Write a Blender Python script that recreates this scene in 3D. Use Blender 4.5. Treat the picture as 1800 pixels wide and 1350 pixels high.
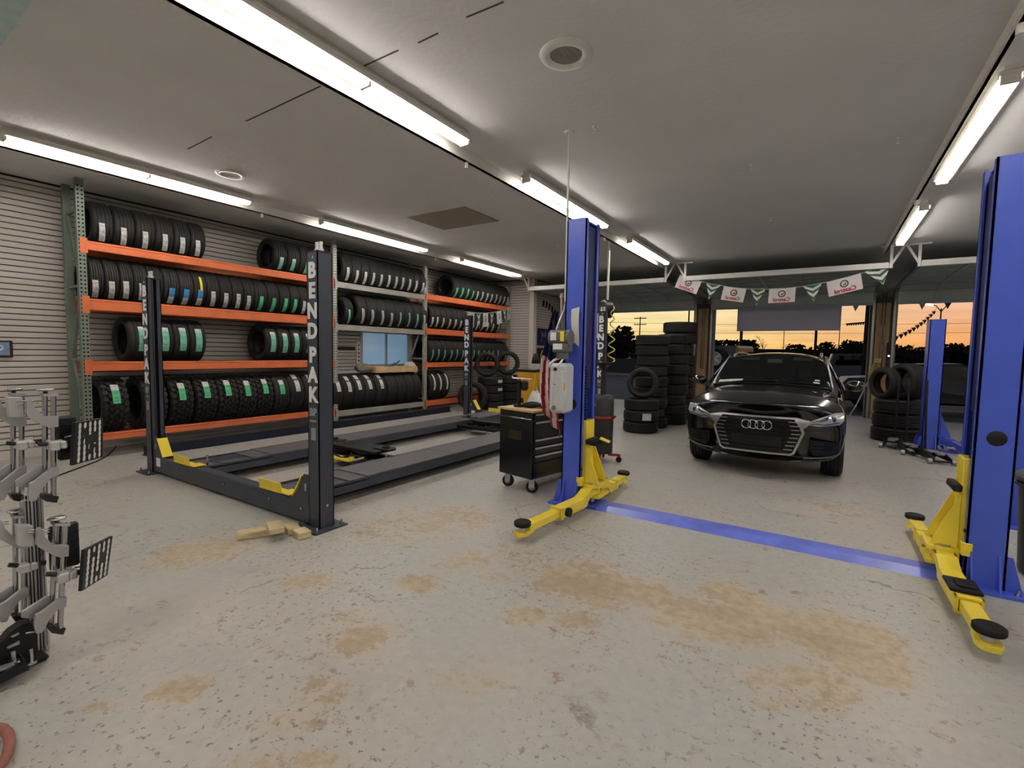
import bpy, math, random
from mathutils import Vector, Matrix
random.seed(7)
for o in list(bpy.data.objects): bpy.data.objects.remove(o)
SC = bpy.context.scene
COL = SC.collection
PI = math.pi
# ------------------------------------------------------------------ camera
CAM_F, CAM_YAW, CAM_PITCH, CAM_ROLL, CAM_H = 848.2, 0.57251, 0.066536, -0.017447, 1.5
def _cam_axes():
    cy, sy, cp, sp = math.cos(CAM_YAW), math.sin(CAM_YAW), math.cos(CAM_PITCH), math.sin(CAM_PITCH)
    f = Vector((-sy*cp, cy*cp, -sp)); r = Vector((cy, sy, 0)); d = f.cross(r)
    c, s = math.cos(CAM_ROLL), math.sin(CAM_ROLL)
    return c*r + s*d, -s*r + c*d, f
_r, _d, _f = _cam_axes()
cd = bpy.data.cameras.new('camera'); cam = bpy.data.objects.new('camera', cd); COL.objects.link(cam)
cd.sensor_width = 36.0; cd.lens = CAM_F/1800*36; cd.clip_start = 0.05; cd.clip_end = 600
M = Matrix.Identity(4)
for i in range(3):
    M[i][0] = _r[i]; M[i][1] = -_d[i]; M[i][2] = -_f[i]
M[0][3], M[1][3], M[2][3] = 0, 0, CAM_H
cam.matrix_world = M
SC.camera = cam
# ------------------------------------------------------------------ exposure
vs = SC.view_settings
vs.view_transform = 'Standard'; vs.look = 'None'; vs.exposure = 0.0; vs.gamma = 1.0; vs.use_curve_mapping = False
SC.display_settings.display_device = 'sRGB'
TUBE_POWER = 34.0
# ------------------------------------------------------------------ dusk sky
def lin(c):
    return tuple(((v/255)/12.92 if v/255 <= 0.04045 else ((v/255+0.055)/1.055)**2.4) for v in c)
W = bpy.data.worlds.new('dusk_sky'); SC.world = W; W.use_nodes = True
nt = W.node_tree; nt.nodes.clear()
def wn(t, **k):
    n = nt.nodes.new(t)
    for a, b in k.items(): setattr(n, a, b)
    return n
tc = wn('ShaderNodeTexCoord'); sep = wn('ShaderNodeSeparateXYZ'); nt.links.new(tc.outputs['Generated'], sep.inputs[0])
def wramp(stops):
    r = wn('ShaderNodeValToRGB'); e = r.color_ramp.elements
    while len(e) > 1: e.remove(e[-1])
    e[0].position = stops[0][0]; e[0].color = (*lin(stops[0][1]), 1)
    for p, c in stops[1:]:
        x = e.new(p); x.color = (*lin(c), 1)
    return r
el = wn('ShaderNodeMapRange'); el.inputs[1].default_value = -0.05; el.inputs[2].default_value = 0.6
nt.links.new(sep.outputs['Z'], el.inputs[0])
# elevation ramps: golden side (away to the left) and orange side (to the right), both meet in grey blue overhead
rg = wramp([(0.0, (70, 60, 50)), (0.075, (250, 204, 108)), (0.12, (254, 222, 146)), (0.22, (254, 234, 182)), (0.42, (196, 200, 196)), (1.0, (92, 108, 136))])
ro = wramp([(0.0, (70, 55, 50)), (0.075, (254, 170, 82)), (0.12, (252, 176, 110)), (0.22, (246, 196, 160)), (0.42, (196, 178, 176)), (1.0, (92, 104, 134))])
for r in (rg, ro): nt.links.new(el.outputs[0], r.inputs[0])
az = wn('ShaderNodeMapRange'); az.inputs[1].default_value = -0.25; az.inputs[2].default_value = 0.15
nt.links.new(sep.outputs['X'], az.inputs[0])
# thin streaky clouds
mp = wn('ShaderNodeMapping'); mp.inputs['Scale'].default_value = (3, 3, 42); nt.links.new(tc.outputs['Generated'], mp.inputs[0])
nz = wn('ShaderNodeTexNoise'); nz.inputs['Scale'].default_value = 2.2; nz.inputs['Detail'].default_value = 4; nt.links.new(mp.outputs[0], nz.inputs['Vector'])
mx = wn('ShaderNodeMix', data_type='RGBA'); nt.links.new(az.outputs[0], mx.inputs[0]); nt.links.new(rg.outputs[0], mx.inputs[6]); nt.links.new(ro.outputs[0], mx.inputs[7])
cl = wn('ShaderNodeMapRange'); cl.inputs[1].default_value = 0.35; cl.inputs[2].default_value = 0.7; cl.inputs[3].default_value = 1.05; cl.inputs[4].default_value = 0.86
nt.links.new(nz.outputs[0], cl.inputs[0])
bg = wn('ShaderNodeBackground'); nt.links.new(mx.outputs[2], bg.inputs[0]); nt.links.new(cl.outputs[0], bg.inputs[1])
ow = wn('ShaderNodeOutputWorld'); nt.links.new(bg.outputs[0], ow.inputs[0])
# ------------------------------------------------------------------ mesh helpers
class MB:
    """collects faces; build() links them as one mesh object"""
    def __init__(s): s.v = []; s.f = []; s.m = []; s.mi = 0; s.sm = []; s.smooth = False
    def add(s, vs, fs, xf=None):
        b = len(s.v)
        for p in vs:
            p = Vector(p)
            if xf is not None: p = xf @ p
            s.v.append(p)
        for f in fs:
            s.f.append([b+i for i in f]); s.m.append(s.mi); s.sm.append(s.smooth)
        return s
    def box(s, c0, c1, xf=None, bev=0.0):
        x0, y0, z0 = (min(c0[i], c1[i]) for i in range(3)); x1, y1, z1 = (max(c0[i], c1[i]) for i in range(3))
        if bev <= 0 or min(x1-x0, y1-y0, z1-z0) < 2.05*bev:
            return s.add([(x0,y0,z0),(x1,y0,z0),(x1,y1,z0),(x0,y1,z0),(x0,y0,z1),(x1,y0,z1),(x1,y1,z1),(x0,y1,z1)],
                     [(0,3,2,1),(4,5,6,7),(0,1,5,4),(1,2,6,5),(2,3,7,6),(3,0,4,7)], xf)
        # chamfered box: 24 vertices
        vs = []; idx = {}
        for ix, X in ((0, x0), (1, x1)):
            for iy, Y in ((0, y0), (1, y1)):
                for iz, Z in ((0, z0), (1, z1)):
                    sx = bev if ix == 0 else -bev; sy = bev if iy == 0 else -bev; sz = bev if iz == 0 else -bev
                    idx[(ix,iy,iz,'x')] = len(vs); vs.append((X, Y+sy, Z+sz))
                    idx[(ix,iy,iz,'y')] = len(vs); vs.append((X+sx, Y, Z+sz))
                    idx[(ix,iy,iz,'z')] = len(vs); vs.append((X+sx, Y+sy, Z))
        I = lambda a,b,c,k: idx[(a,b,c,k)]
        fs = [(I(0,0,0,'x'),I(0,0,1,'x'),I(0,1,1,'x'),I(0,1,0,'x')), (I(1,0,0,'x'),I(1,1,0,'x'),I(1,1,1,'x'),I(1,0,1,'x')),
              (I(0,0,0,'y'),I(1,0,0,'y'),I(1,0,1,'y'),I(0,0,1,'y')), (I(0,1,0,'y'),I(0,1,1,'y'),I(1,1,1,'y'),I(1,1,0,'y')),
              (I(0,0,0,'z'),I(0,1,0,'z'),I(1,1,0,'z'),I(1,0,0,'z')), (I(0,0,1,'z'),I(1,0,1,'z'),I(1,1,1,'z'),I(0,1,1,'z'))]
        for a in (0,1):
            for b in (0,1):
                fs.append((I(a,b,0,'x'),I(a,b,0,'y'),I(a,b,1,'y'),I(a,b,1,'x')))
                fs.append((I(a,0,b,'x'),I(a,1,b,'x'),I(a,1,b,'z'),I(a,0,b,'z')))
                fs.append((I(0,a,b,'y'),I(1,a,b,'y'),I(1,a,b,'z'),I(0,a,b,'z')))
                for c in (0,1): fs.append((I(a,b,c,'x'),I(a,b,c,'y'),I(a,b,c,'z')))
        return s.add(vs, fs, xf)
    def obox(s, c, size, rz=0, rx=0, ry=0, bev=0.0):
        xf = Matrix.Translation(c) @ Matrix.Rotation(rz, 4, 'Z') @ Matrix.Rotation(ry, 4, 'Y') @ Matrix.Rotation(rx, 4, 'X')
        h = [k/2 for k in size]
        return s.box((-h[0],-h[1],-h[2]), h, xf, bev)
    def bar(s, a, b, w, h, up=(0,0,1), bev=0.0):
        """rectangular bar from a to b, w across, h along up"""
        a = Vector(a); b = Vector(b); d = b-a; L = d.length; d.normalize(); u = Vector(up)
        x = u.cross(d)
        if x.length < 1e-5: x = Vector((1,0,0)).cross(d)
        x.normalize(); u = d.cross(x)
        xf = Matrix(((x[0],u[0],d[0],a[0]),(x[1],u[1],d[1],a[1]),(x[2],u[2],d[2],a[2]),(0,0,0,1)))
        return s.box((-w/2,-h/2,0), (w/2,h/2,L), xf, bev)
    def cyl(s, a, b, r, n=16, r2=None, cap=True):
        a = Vector(a); b = Vector(b); d = (b-a).normalized()
        x = d.orthogonal().normalized(); y = d.cross(x); r2 = r if r2 is None else r2
        vs = [a + r*(math.cos(2*PI*i/n)*x + math.sin(2*PI*i/n)*y) for i in range(n)] + [b + r2*(math.cos(2*PI*i/n)*x + math.sin(2*PI*i/n)*y) for i in range(n)]
        sm = s.smooth; s.smooth = True
        s.add(vs, [(i,(i+1)%n,n+(i+1)%n,n+i) for i in range(n)])
        s.smooth = False
        if cap:
            s.add(vs[:n], [tuple(range(n-1,-1,-1))]); s.add(vs[n:], [tuple(range(n))])
        s.smooth = sm
        return s
    def tube(s, pts, r, n=8, closed=False):
        pts = [Vector(p) for p in pts]; N = len(pts); rings = []; prev = None
        for i, p in enumerate(pts):
            if closed: d = pts[(i+1)%N]-pts[i-1]
            else: d = pts[min(i+1,N-1)]-pts[max(i-1,0)]
            d.normalize()
            x = d.orthogonal() if prev is None else prev - d*prev.dot(d)
            if x.length < 1e-6: x = d.orthogonal()
            x.normalize(); prev = x; y = d.cross(x)
            rr = r[i] if isinstance(r, (list, tuple)) else r
            rings.append([p + rr*(math.cos(2*PI*k/n)*x + math.sin(2*PI*k/n)*y) for k in range(n)])
        vs = [v for rg_ in rings for v in rg_]; fs = []
        for i in range(N if closed else N-1):
            j = (i+1) % N
            for k in range(n): fs.append((i*n+k, i*n+(k+1)%n, j*n+(k+1)%n, j*n+k))
        if not closed: fs += [tuple(range(n-1,-1,-1)), tuple((N-1)*n+k for k in range(n))]
        sm = s.smooth; s.smooth = True; s.add(vs, fs); s.smooth = sm
        return s
    def lathe(s, prof, n=32, axis='Z', xf=None, closed=False, a0=0.0, a1=2*PI):
        """prof: (radius, height) list, spun about axis"""
        full = abs(a1-a0-2*PI) < 1e-6; m = n if full else n+1
        vs = []; P = len(prof)
        for i in range(m):
            a = a0+(a1-a0)*i/n; c, q = math.cos(a), math.sin(a)
            for r, h in prof:
                vs.append({'Z': (r*c, r*q, h), 'Y': (r*c, h, r*q), 'X': (h, r*c, r*q)}[axis])
        fs = []
        for i in range(n):
            j = (i+1) % m
            for k in range(P if closed else P-1):
                l = (k+1) % P
                fs.append((i*P+k, j*P+k, j*P+l, i*P+l))
        sm = s.smooth; s.smooth = True; s.add(vs, fs, xf); s.smooth = sm
        return s
    def prism(s, poly, z0, z1, xf=None):
        n = len(poly)
        return s.add([(x,y,z0) for x,y in poly]+[(x,y,z1) for x,y in poly],
                     [tuple(range(n-1,-1,-1)), tuple(range(n,2*n))]+[(i,(i+1)%n,n+(i+1)%n,n+i) for i in range(n)], xf)
    def grid(s, fn, nu, nv, closed_u=False):
        vs = [fn(i/nu, j/nv) for i in range(nu+1) for j in range(nv+1)]
        return s.add(vs, [(i*(nv+1)+j, (i+1)*(nv+1)+j, (i+1)*(nv+1)+j+1, i*(nv+1)+j+1) for i in range(nu) for j in range(nv)])
    def mesh(s, name, mats):
        me = bpy.data.meshes.new(name)
        me.from_pydata([tuple(v) for v in s.v], [], s.f)
        if not isinstance(mats, (list, tuple)): mats = [mats]
        for m in mats: me.materials.append(m)
        me.polygons.foreach_set('material_index', s.m)
        me.polygons.foreach_set('use_smooth', s.sm)
        me.update()
        return me
    def build(s, name, mats, parent=None, recalc=True):
        me = s.mesh(name, mats)
        if recalc: fixn(me)
        return put(name, me, parent)
import bmesh
def fixn(me):
    bm = bmesh.new(); bm.from_mesh(me); bmesh.ops.recalc_face_normals(bm, faces=bm.faces); bm.to_mesh(me); bm.free()
def put(name, me, parent=None, loc=None, rot=None):
    o = bpy.data.objects.new(name, me); COL.objects.link(o)
    if parent is not None: o.parent = parent
    if loc is not None: o.location = loc
    if rot is not None: o.rotation_euler = rot
    return o
def tag(o, label, cat, group=None):
    o['label'] = label; o['category'] = cat
    if group: o['group'] = group
    return o
def thing(name, label, cat, loc=(0,0,0), rz=0.0, group=None):
    o = bpy.data.objects.new(name, None); COL.objects.link(o); o.empty_display_size = 0.1
    o.location = loc; o.rotation_euler = (0, 0, rz)
    return tag(o, label, cat, group)
def structure(o): o['kind'] = 'structure'; return o
def copy_tree(o, parent=None):
    c = o.copy(); COL.objects.link(c); c.parent = parent
    for ch in list(o.children): copy_tree(ch, c)
    return c
def text_mesh(body, size, mat, depth=0.002, align='CENTER', bold=0.0):
    cu = bpy.data.curves.new('t', 'FONT'); cu.body = body; cu.size = size; cu.extrude = depth; cu.align_x = align; cu.align_y = 'CENTER'; cu.offset = bold
    cu.resolution_u = 3
    t = bpy.data.objects.new('t', cu); COL.objects.link(t)
    me = bpy.data.meshes.new_from_object(t.evaluated_get(bpy.context.evaluated_depsgraph_get()))
    bpy.data.objects.remove(t); bpy.data.curves.remove(cu)
    me.materials.clear(); me.materials.append(mat)
    return me
# ------------------------------------------------------------------ materials
MATS = {}
def mat(name, col, rough=0.5, metal=0.0, spec=0.5, var=0.0, vs=8.0, bump=0.0, bs=60.0, emit=None, power=0.0, coat=0.0, alpha=None, trans=0.0, stretch=(1,1,1), col2=None):
    """procedural principled material: noise varies colour and relief"""
    if name in MATS: return MATS[name]
    m = bpy.data.materials.new(name); m.use_nodes = True; n = m.node_tree; b = n.nodes['Principled BSDF']
    c = lin(col)
    b.inputs['Base Color'].default_value = (*c, 1); b.inputs['Roughness'].default_value = rough; b.inputs['Metallic'].default_value = metal
    b.inputs['Specular IOR Level'].default_value = spec; b.inputs['Coat Weight'].default_value = coat; b.inputs['Coat Roughness'].default_value = 0.04
    b.inputs['Transmission Weight'].default_value = trans
    if alpha is not None: b.inputs['Alpha'].default_value = alpha
    if var > 0 or bump > 0:
        t = n.nodes.new('ShaderNodeTexCoord'); mpn = n.nodes.new('ShaderNodeMapping'); mpn.inputs['Scale'].default_value = stretch
        n.links.new(t.outputs['Object'], mpn.inputs[0])
    if var > 0:
        z = n.nodes.new('ShaderNodeTexNoise'); z.inputs['Scale'].default_value = vs; z.inputs['Detail'].default_value = 5; n.links.new(mpn.outputs[0], z.inputs['Vector'])
        r = n.nodes.new('ShaderNodeValToRGB'); r.color_ramp.elements[0].position = 0.3; r.color_ramp.elements[1].position = 0.7
        d = lin(col2) if col2 else tuple(k*(1-var) for k in c)
        r.color_ramp.elements[0].color = (*d, 1)
        r.color_ramp.elements[1].color = (*(c if col2 else tuple(min(1, k*(1+var*0.6)) for k in c)), 1)
        n.links.new(z.outputs[0], r.inputs[0]); n.links.new(r.outputs[0], b.inputs['Base Color'])
    if bump > 0:
        z2 = n.nodes.new('ShaderNodeTexNoise'); z2.inputs['Scale'].default_value = bs; z2.inputs['Detail'].default_value = 3; n.links.new(mpn.outputs[0], z2.inputs['Vector'])
        bp = n.nodes.new('ShaderNodeBump'); bp.inputs['Strength'].default_value = bump; bp.inputs['Distance'].default_value = 0.01
        n.links.new(z2.outputs[0], bp.inputs['Height']); n.links.new(bp.outputs[0], b.inputs['Normal'])
    if emit is not None:
        b.inputs['Emission Color'].default_value = (*lin(emit), 1); b.inputs['Emission Strength'].default_value = power
    MATS[name] = m
    return m
STEEL_BLUE = mat('lift_blue_paint', (72, 98, 208), 0.32, 0, 0.5, 0.10, 3.0, 0.03, 90)
LIFT_GREY = mat('slate_lift_paint', (62, 66, 76), 0.42, 0, 0.4, 0.12, 5, 0.03, 80)
YELLOW = mat('safety_yellow_paint', (244, 220, 66), 0.38, 0, 0.5, 0.10, 6, 0.03, 90)
RUBBER = mat('tyre_rubber', (35, 33, 32), 0.62, 0, 0.35, 0.25, 14, 0.12, 120)
BLACK_PLASTIC = mat('black_plastic', (20, 20, 22), 0.45, 0, 0.4, 0.2, 10, 0.05, 90)
BLACK_GLOSS = mat('black_gloss_enamel', (14, 14, 16), 0.22, 0, 0.5, 0.15, 6)
BLACK_RUBBER = mat('black_rubber_pad', (26, 26, 26), 0.7, 0, 0.3, 0.2, 20, 0.2, 60)
CHROME = mat('bright_steel', (190, 190, 192), 0.22, 1.0, 0.5, 0.08, 12)
ALU = mat('brushed_aluminium', (196, 196, 198), 0.34, 1.0, 0.5, 0.12, 9, 0.03, 120, stretch=(1,1,0.1))
ALU_MATT = mat('cast_aluminium', (182, 182, 184), 0.45, 0.85, 0.5, 0.10, 14, 0.06, 120)
DARK_STEEL = mat('dark_steel', (58, 58, 58), 0.42, 0.7, 0.5, 0.2, 12)
WHITE_PAINT = mat('white_enamel', (226, 224, 216), 0.4, 0, 0.45, 0.06, 5)
ORANGE = mat('rack_orange_paint', (212, 112, 66), 0.5, 0, 0.4, 0.14, 4, 0.04, 60)
RACK_GREY = mat('rack_grey_paint', (152, 150, 142), 0.5, 0, 0.4, 0.14, 4, 0.04, 60)
RACK_GREEN = mat('rack_green_paint', (112, 124, 112), 0.5, 0, 0.4, 0.16, 6, 0.04, 60)
HOLE = mat('dark_hole', (12, 12, 12), 0.9, 0, 0.1, 0.2, 20)
PAPER_WHITE = mat('label_paper', (222, 222, 216), 0.6, 0, 0.3, 0.14, 40, col2=(176, 176, 172))
PAPER_GREEN = mat('label_green', (70, 176, 118), 0.55, 0, 0.3, 0.2, 45, col2=(96, 192, 142))
PAPER_TEAL = mat('label_pale_green', (130, 196, 170), 0.55, 0, 0.3, 0.2, 45, col2=(100, 172, 146))
PAPER_BLUE = mat('label_blue', (70, 138, 196), 0.55, 0, 0.3, 0.2, 45)
PAPER_YELLOW = mat('label_yellow', (226, 216, 60), 0.55, 0, 0.3, 0.15, 45)
PRINT = mat('label_print', (66, 66, 68), 0.6, 0, 0.3, 0.3, 60)
LETTER_WHITE = mat('decal_white', (240, 243, 246), 0.45, 0, 0.4, 0.05, 9)
WOOD = mat('pine_wood', (212, 194, 150), 0.6, 0, 0.3, 0.35, 5, 0.15, 40, stretch=(1,1,8))
WOOD_TOP = mat('workbench_wood', (206, 178, 134), 0.5, 0, 0.35, 0.25, 6, 0.08, 40, stretch=(8,1,1))
# ================================================================== SETTING
CEIL = 3.63; XW = -8.75; YF = 15.0; XR = 7.4; YB = -3.2; YJ = 12.25; XJ = -7.2
def back(px, py, z=0.0):
    """floor (or level z) point under a photo pixel, used once to lay things out"""
    d = _r*((px-900)/CAM_F) + _d*((py-675)/CAM_F) + _f
    t = (z-CAM_H)/d.z
    return Vector((d.x*t, d.y*t, z))
def node_floor():
    m = bpy.data.materials.new('worn_painted_concrete'); m.use_nodes = True; n = m.node_tree; b = n.nodes['Principled BSDF']; L = n.links.new
    def N(t, **k):
        x = n.nodes.new(t)
        for a, c in k.items(): setattr(x, a, c)
        return x
    def math_(op, a, c=None, clamp=False):
        x = N('ShaderNodeMath', operation=op); x.use_clamp = clamp
        for i, v in enumerate((a, c)):
            if v is None: continue
            if isinstance(v, (int, float)): x.inputs[i].default_value = v
            else: L(v, x.inputs[i])
        return x.outputs[0]
    def noise(scale, detail=5, rough=0.55, vec=None):
        x = N('ShaderNodeTexNoise'); x.inputs['Scale'].default_value = scale; x.inputs['Detail'].default_value = detail; x.inputs['Roughness'].default_value = rough
        L(vec or P, x.inputs['Vector']); return x.outputs[0]
    def mix(f, a, c):
        x = N('ShaderNodeMix', data_type='RGBA')
        if isinstance(f, (int, float)): x.inputs[0].default_value = f
        else: L(f, x.inputs[0])
        for i, v in ((6, a), (7, c)):
            if isinstance(v, tuple): x.inputs[i].default_value = (*lin(v), 1)
            else: L(v, x.inputs[i])
        return x.outputs[2]
    def rng(v, a, c, o0=0.0, o1=1.0):
        x = N('ShaderNodeMapRange'); x.interpolation_type = 'SMOOTHSTEP'
        L(v, x.inputs[0]); x.inputs[1].default_value = a; x.inputs[2].default_value = c; x.inputs[3].default_value = o0; x.inputs[4].default_value = o1
        return x.outputs[0]
    tcn = N('ShaderNodeTexCoord'); P = tcn.outputs['Object']
    n1 = noise(0.55, 4); n2 = noise(3.2, 8, 0.68); n3 = noise(17, 6, 0.65); n4 = noise(1.3, 5, 0.6)
    base = mix(rng(n1, 0.38, 0.62), (167, 169, 163), (175, 171, 163))
    base = mix(rng(n4, 0.52, 0.7, 0, 0.55), base, (158, 159, 151))
    base = mix(rng(n3, 0.35, 0.75, 0, 0.35), base, (194, 193, 186))
    # places where the grey coat has worn through to tan concrete: (pixel centre, pixel half sizes, strength)
    spots = [((1035,1022),(95,42),1.0),((1120,1045),(95,34),0.9),((1235,1080),(110,34),1.0),((1290,1048),(48,26),1.0),((1340,1098),(150,40),1.05),((1470,1120),(110,48),1.1),
             ((1525,1165),(70,42),1.0),((1390,1190),(120,30),0.62),((1440,1232),(100,28),0.6),((925,1080),(36,17),1.0),((640,1120),(62,32),0.85),((735,1027),(42,16),0.9),
             ((360,968),(80,26),0.85),((300,990),(60,15),0.7),((315,1212),(52,26),1.0),((570,1215),(52,36),0.66),((510,1268),(60,26),0.66),((545,1022),(55,14),0.75),
             ((780,915),(120,30),0.62),((870,985),(110,28),0.6),((480,1345),(120,30),0.6),((690,930),(90,26),0.5),((860,1010),(60,20),0.55),((1500,900),(120,24),0.45),
             ((180,1240),(46,10),0.6),((830,1195),(90,30),0.45),((640,1085),(60,18),0.55),((1010,1090),(60,22),0.6),((1560,1000),(60,20),0.35)]
    acc = None
    warp = math_('MULTIPLY', math_('SUBTRACT', noise(3.0, 12, 0.8), 0.5), 3.6)
    fine = math_('MULTIPLY', math_('SUBTRACT', noise(16, 8, 0.78), 0.5), 2.2)
    for (cx, cy), (rx, ry), st in spots:
        c = back(cx, cy); ex = back(cx+rx, cy)-c; ey = back(cx, cy-ry)-c
        ang = math.atan2(ex.y, ex.x); a = ex.length
        nrm = Vector((-math.sin(ang), math.cos(ang), 0)); bb = abs(ey.dot(nrm))
        mpn = N('ShaderNodeMapping'); mpn.vector_type = 'TEXTURE'
        mpn.inputs['Location'].default_value = c; mpn.inputs['Rotation'].default_value = (0, 0, ang); mpn.inputs['Scale'].default_value = (a, max(bb, 0.05), 1)
        L(P, mpn.inputs[0])
        ln = N('ShaderNodeVectorMath', operation='LENGTH'); L(mpn.outputs[0], ln.inputs[0])
        v = math_('MULTIPLY', math_('SUBTRACT', 1.45, ln.outputs['Value'], True), st)
        acc = v if acc is None else math_('MAXIMUM', acc, v)
    worn = rng(math_('ADD', math_('ADD', acc, warp), fine), 0.54, 0.60)
    inside = rng(acc, 0.02, 0.3)
    worn = math_('MULTIPLY', worn, inside)
    # scattered small chips
    chips = math_('MULTIPLY', rng(noise(9, 7, 0.78), 0.57, 0.605), rng(noise(1.1, 3), 0.42, 0.58))
    fleck = math_('MULTIPLY', rng(noise(30, 4, 0.65), 0.585, 0.63), rng(noise(0.8, 3), 0.36, 0.58))
    tan = mix(rng(n3, 0.3, 0.7), (166, 150, 124), (190, 177, 153))
    tan = mix(rng(n4, 0.45, 0.65, 0, 0.5), tan, (146, 131, 108))
    haze = math_('MULTIPLY', rng(acc, 0.0, 0.9), rng(n4, 0.3, 0.7, 0.25, 0.75)); base = mix(haze, base, (182, 168, 153))
    col = mix(math_('MULTIPLY', chips, 0.85), base, (146, 126, 110))
    col = mix(math_('MULTIPLY', fleck, 0.8), col, (116, 108, 98))
    col = mix(math_('MULTIPLY', worn, 0.86), col, tan)
    # hairline cracks
    vor = N('ShaderNodeTexVoronoi', feature='DISTANCE_TO_EDGE'); vor.inputs['Scale'].default_value = 0.42
    wv = N('ShaderNodeVectorMath', operation='ADD'); L(P, wv.inputs[0])
    nv = N('ShaderNodeTexNoise'); nv.inputs['Scale'].default_value = 1.7; nv.inputs['Detail'].default_value = 6; L(P, nv.inputs['Vector']); L(nv.outputs[1], wv.inputs[1]); L(wv.outputs[0], vor.inputs['Vector'])
    crack = math_('MULTIPLY', rng(vor.outputs[0], 0.0, 0.006, 1, 0), rng(noise(0.7, 2), 0.5, 0.58))
    col = mix(math_('MULTIPLY', crack, 0.7), col, (92, 86, 78))
    L(col, b.inputs['Base Color'])
    rr = N('ShaderNodeMix', data_type='FLOAT'); L(worn, rr.inputs[0]); rr.inputs[2].default_value = 0.42; rr.inputs[3].default_value = 0.75
    ra = math_('ADD', rr.outputs[0], math_('MULTIPLY', math_('SUBTRACT', n4, 0.5), 0.25)); L(ra, b.inputs['Roughness'])
    b.inputs['Specular IOR Level'].default_value = 0.35
    bp = N('ShaderNodeBump'); bp.inputs['Strength'].default_value = 0.25; bp.inputs['Distance'].default_value = 0.004
    L(math_('SUBTRACT', n3, math_('MULTIPLY', worn, 0.8)), bp.inputs['Height']); L(bp.outputs[0], b.inputs['Normal'])
    return m
structure(MB().box((XW-0.2, YB-0.2, -0.15), (XR+0.2, YF+0.12, 0)).build('floor', node_floor()))
CEIL_M = mat('ceiling_white_texture', (226, 225, 222), 0.85, 0, 0.2, 0.05, 1.2, 0.35, 22)
structure(MB().box((XW-0.2, YB-0.2, CEIL), (XR+0.2, YF+0.2, CEIL+0.15)).build('ceiling', CEIL_M))
WALL_M = mat('slatwall_backing', (60, 56, 50), 0.8, 0, 0.2, 0.1, 4)
SLAT_M = mat('slatwall_beige', (204, 198, 189), 0.6, 0, 0.3, 0.06, 1.5, 0.03, 60)
PLAIN_M = mat('painted_wall_grey', (186, 182, 174), 0.75, 0, 0.25, 0.06, 2, 0.06, 40)
DARKWALL = mat('door_wall_grey', (132, 134, 130), 0.75, 0, 0.25, 0.10, 2, 0.06, 40)
# left wall: backing with the window cut out, then one board per slat
WY0, WY1, WZ0, WZ1 = 7.32, 8.72, 1.16, 1.93
wl = MB()
wl.box((XW-0.15, YB, 0), (XW-0.02, WY0, CEIL)).box((XW-0.15, WY1, 0), (XW-0.02, YJ+0.3, CEIL)).box((XW-0.15, WY0, 0), (XW-0.02, WY1, WZ0)).box((XW-0.15, WY0, WZ1), (XW-0.02, WY1, CEIL))
wall_left = structure(wl.build('wall_left', WALL_M))
SP = 0.0762
def slat_boards(parent, length_at, axis, fixed, ztop=CEIL-0.03, zbot=0.13, thick=0.02):
    z = zbot
    cache = {}
    while z < ztop-0.02:
        h = min(SP-0.012, ztop-z)
        for a, b_ in length_at(z, z+h):
            key = (round(b_-a, 4), round(h, 4))
            if key not in cache:
                mb = MB()
                if axis == 'Y': mb.box((0, 0, 0), (thick, b_-a, h), None, 0.003)
                else: mb.box((0, -thick, 0), (b_-a, 0, h), None, 0.003)
                me = mb.mesh('slat', SLAT_M); fixn(me); cache[key] = me
            put('slat', cache[key], parent, (fixed, a, z) if axis == 'Y' else (a, fixed, z))
        z += SP
slat_boards(wall_left, lambda z0, z1: [(YB, WY0-0.06), (WY1+0.06, YJ)] if (z1 > WZ0-0.06 and z0 < WZ1+0.06) else [(YB, YJ)], 'Y', XW-0.02)
structure(MB().box((XW-0.02, YB, 0), (XW+0.012, YJ, 0.12)).build('baseboard_left', mat('baseboard_white', (206, 200, 190), 0.6, 0, 0.3, 0.08, 3)))
# the wall that closes the end of the tyre racks and the shallow side wall beyond it
wc = structure(MB().box((XW-0.15, YJ, 0), (XJ, YJ+0.12, CEIL)).build('wall_corner', WALL_M))
slat_boards(wc, lambda a, b_: [(XW, XJ-0.05)], 'X', YJ)
structure(MB().box((XJ-0.12, YJ-0.035, 0), (XJ+0.03, YJ+0.14, CEIL), None, 0.006).build('trim_1', mat('trim_white', (222, 216, 206), 0.5, 0, 0.4, 0.05, 4)))
ws = structure(MB().box((XJ-0.12, YJ+0.12, 0), (XJ-0.02, YF, CEIL)).build('wall_side', WALL_M))
slat_boards(ws, lambda a, b_: [(YJ+0.13, YF-0.02)], 'Y', XJ-0.02)
# walls outside the view
structure(MB().box((XW-0.2, YB-0.15, 0), (XR+0.2, YB, CEIL)).build('wall_back', PLAIN_M))
structure(MB().box((XR, YB, 0), (XR+0.15, YF+0.2, CEIL)).build('wall_right', PLAIN_M))
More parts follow.
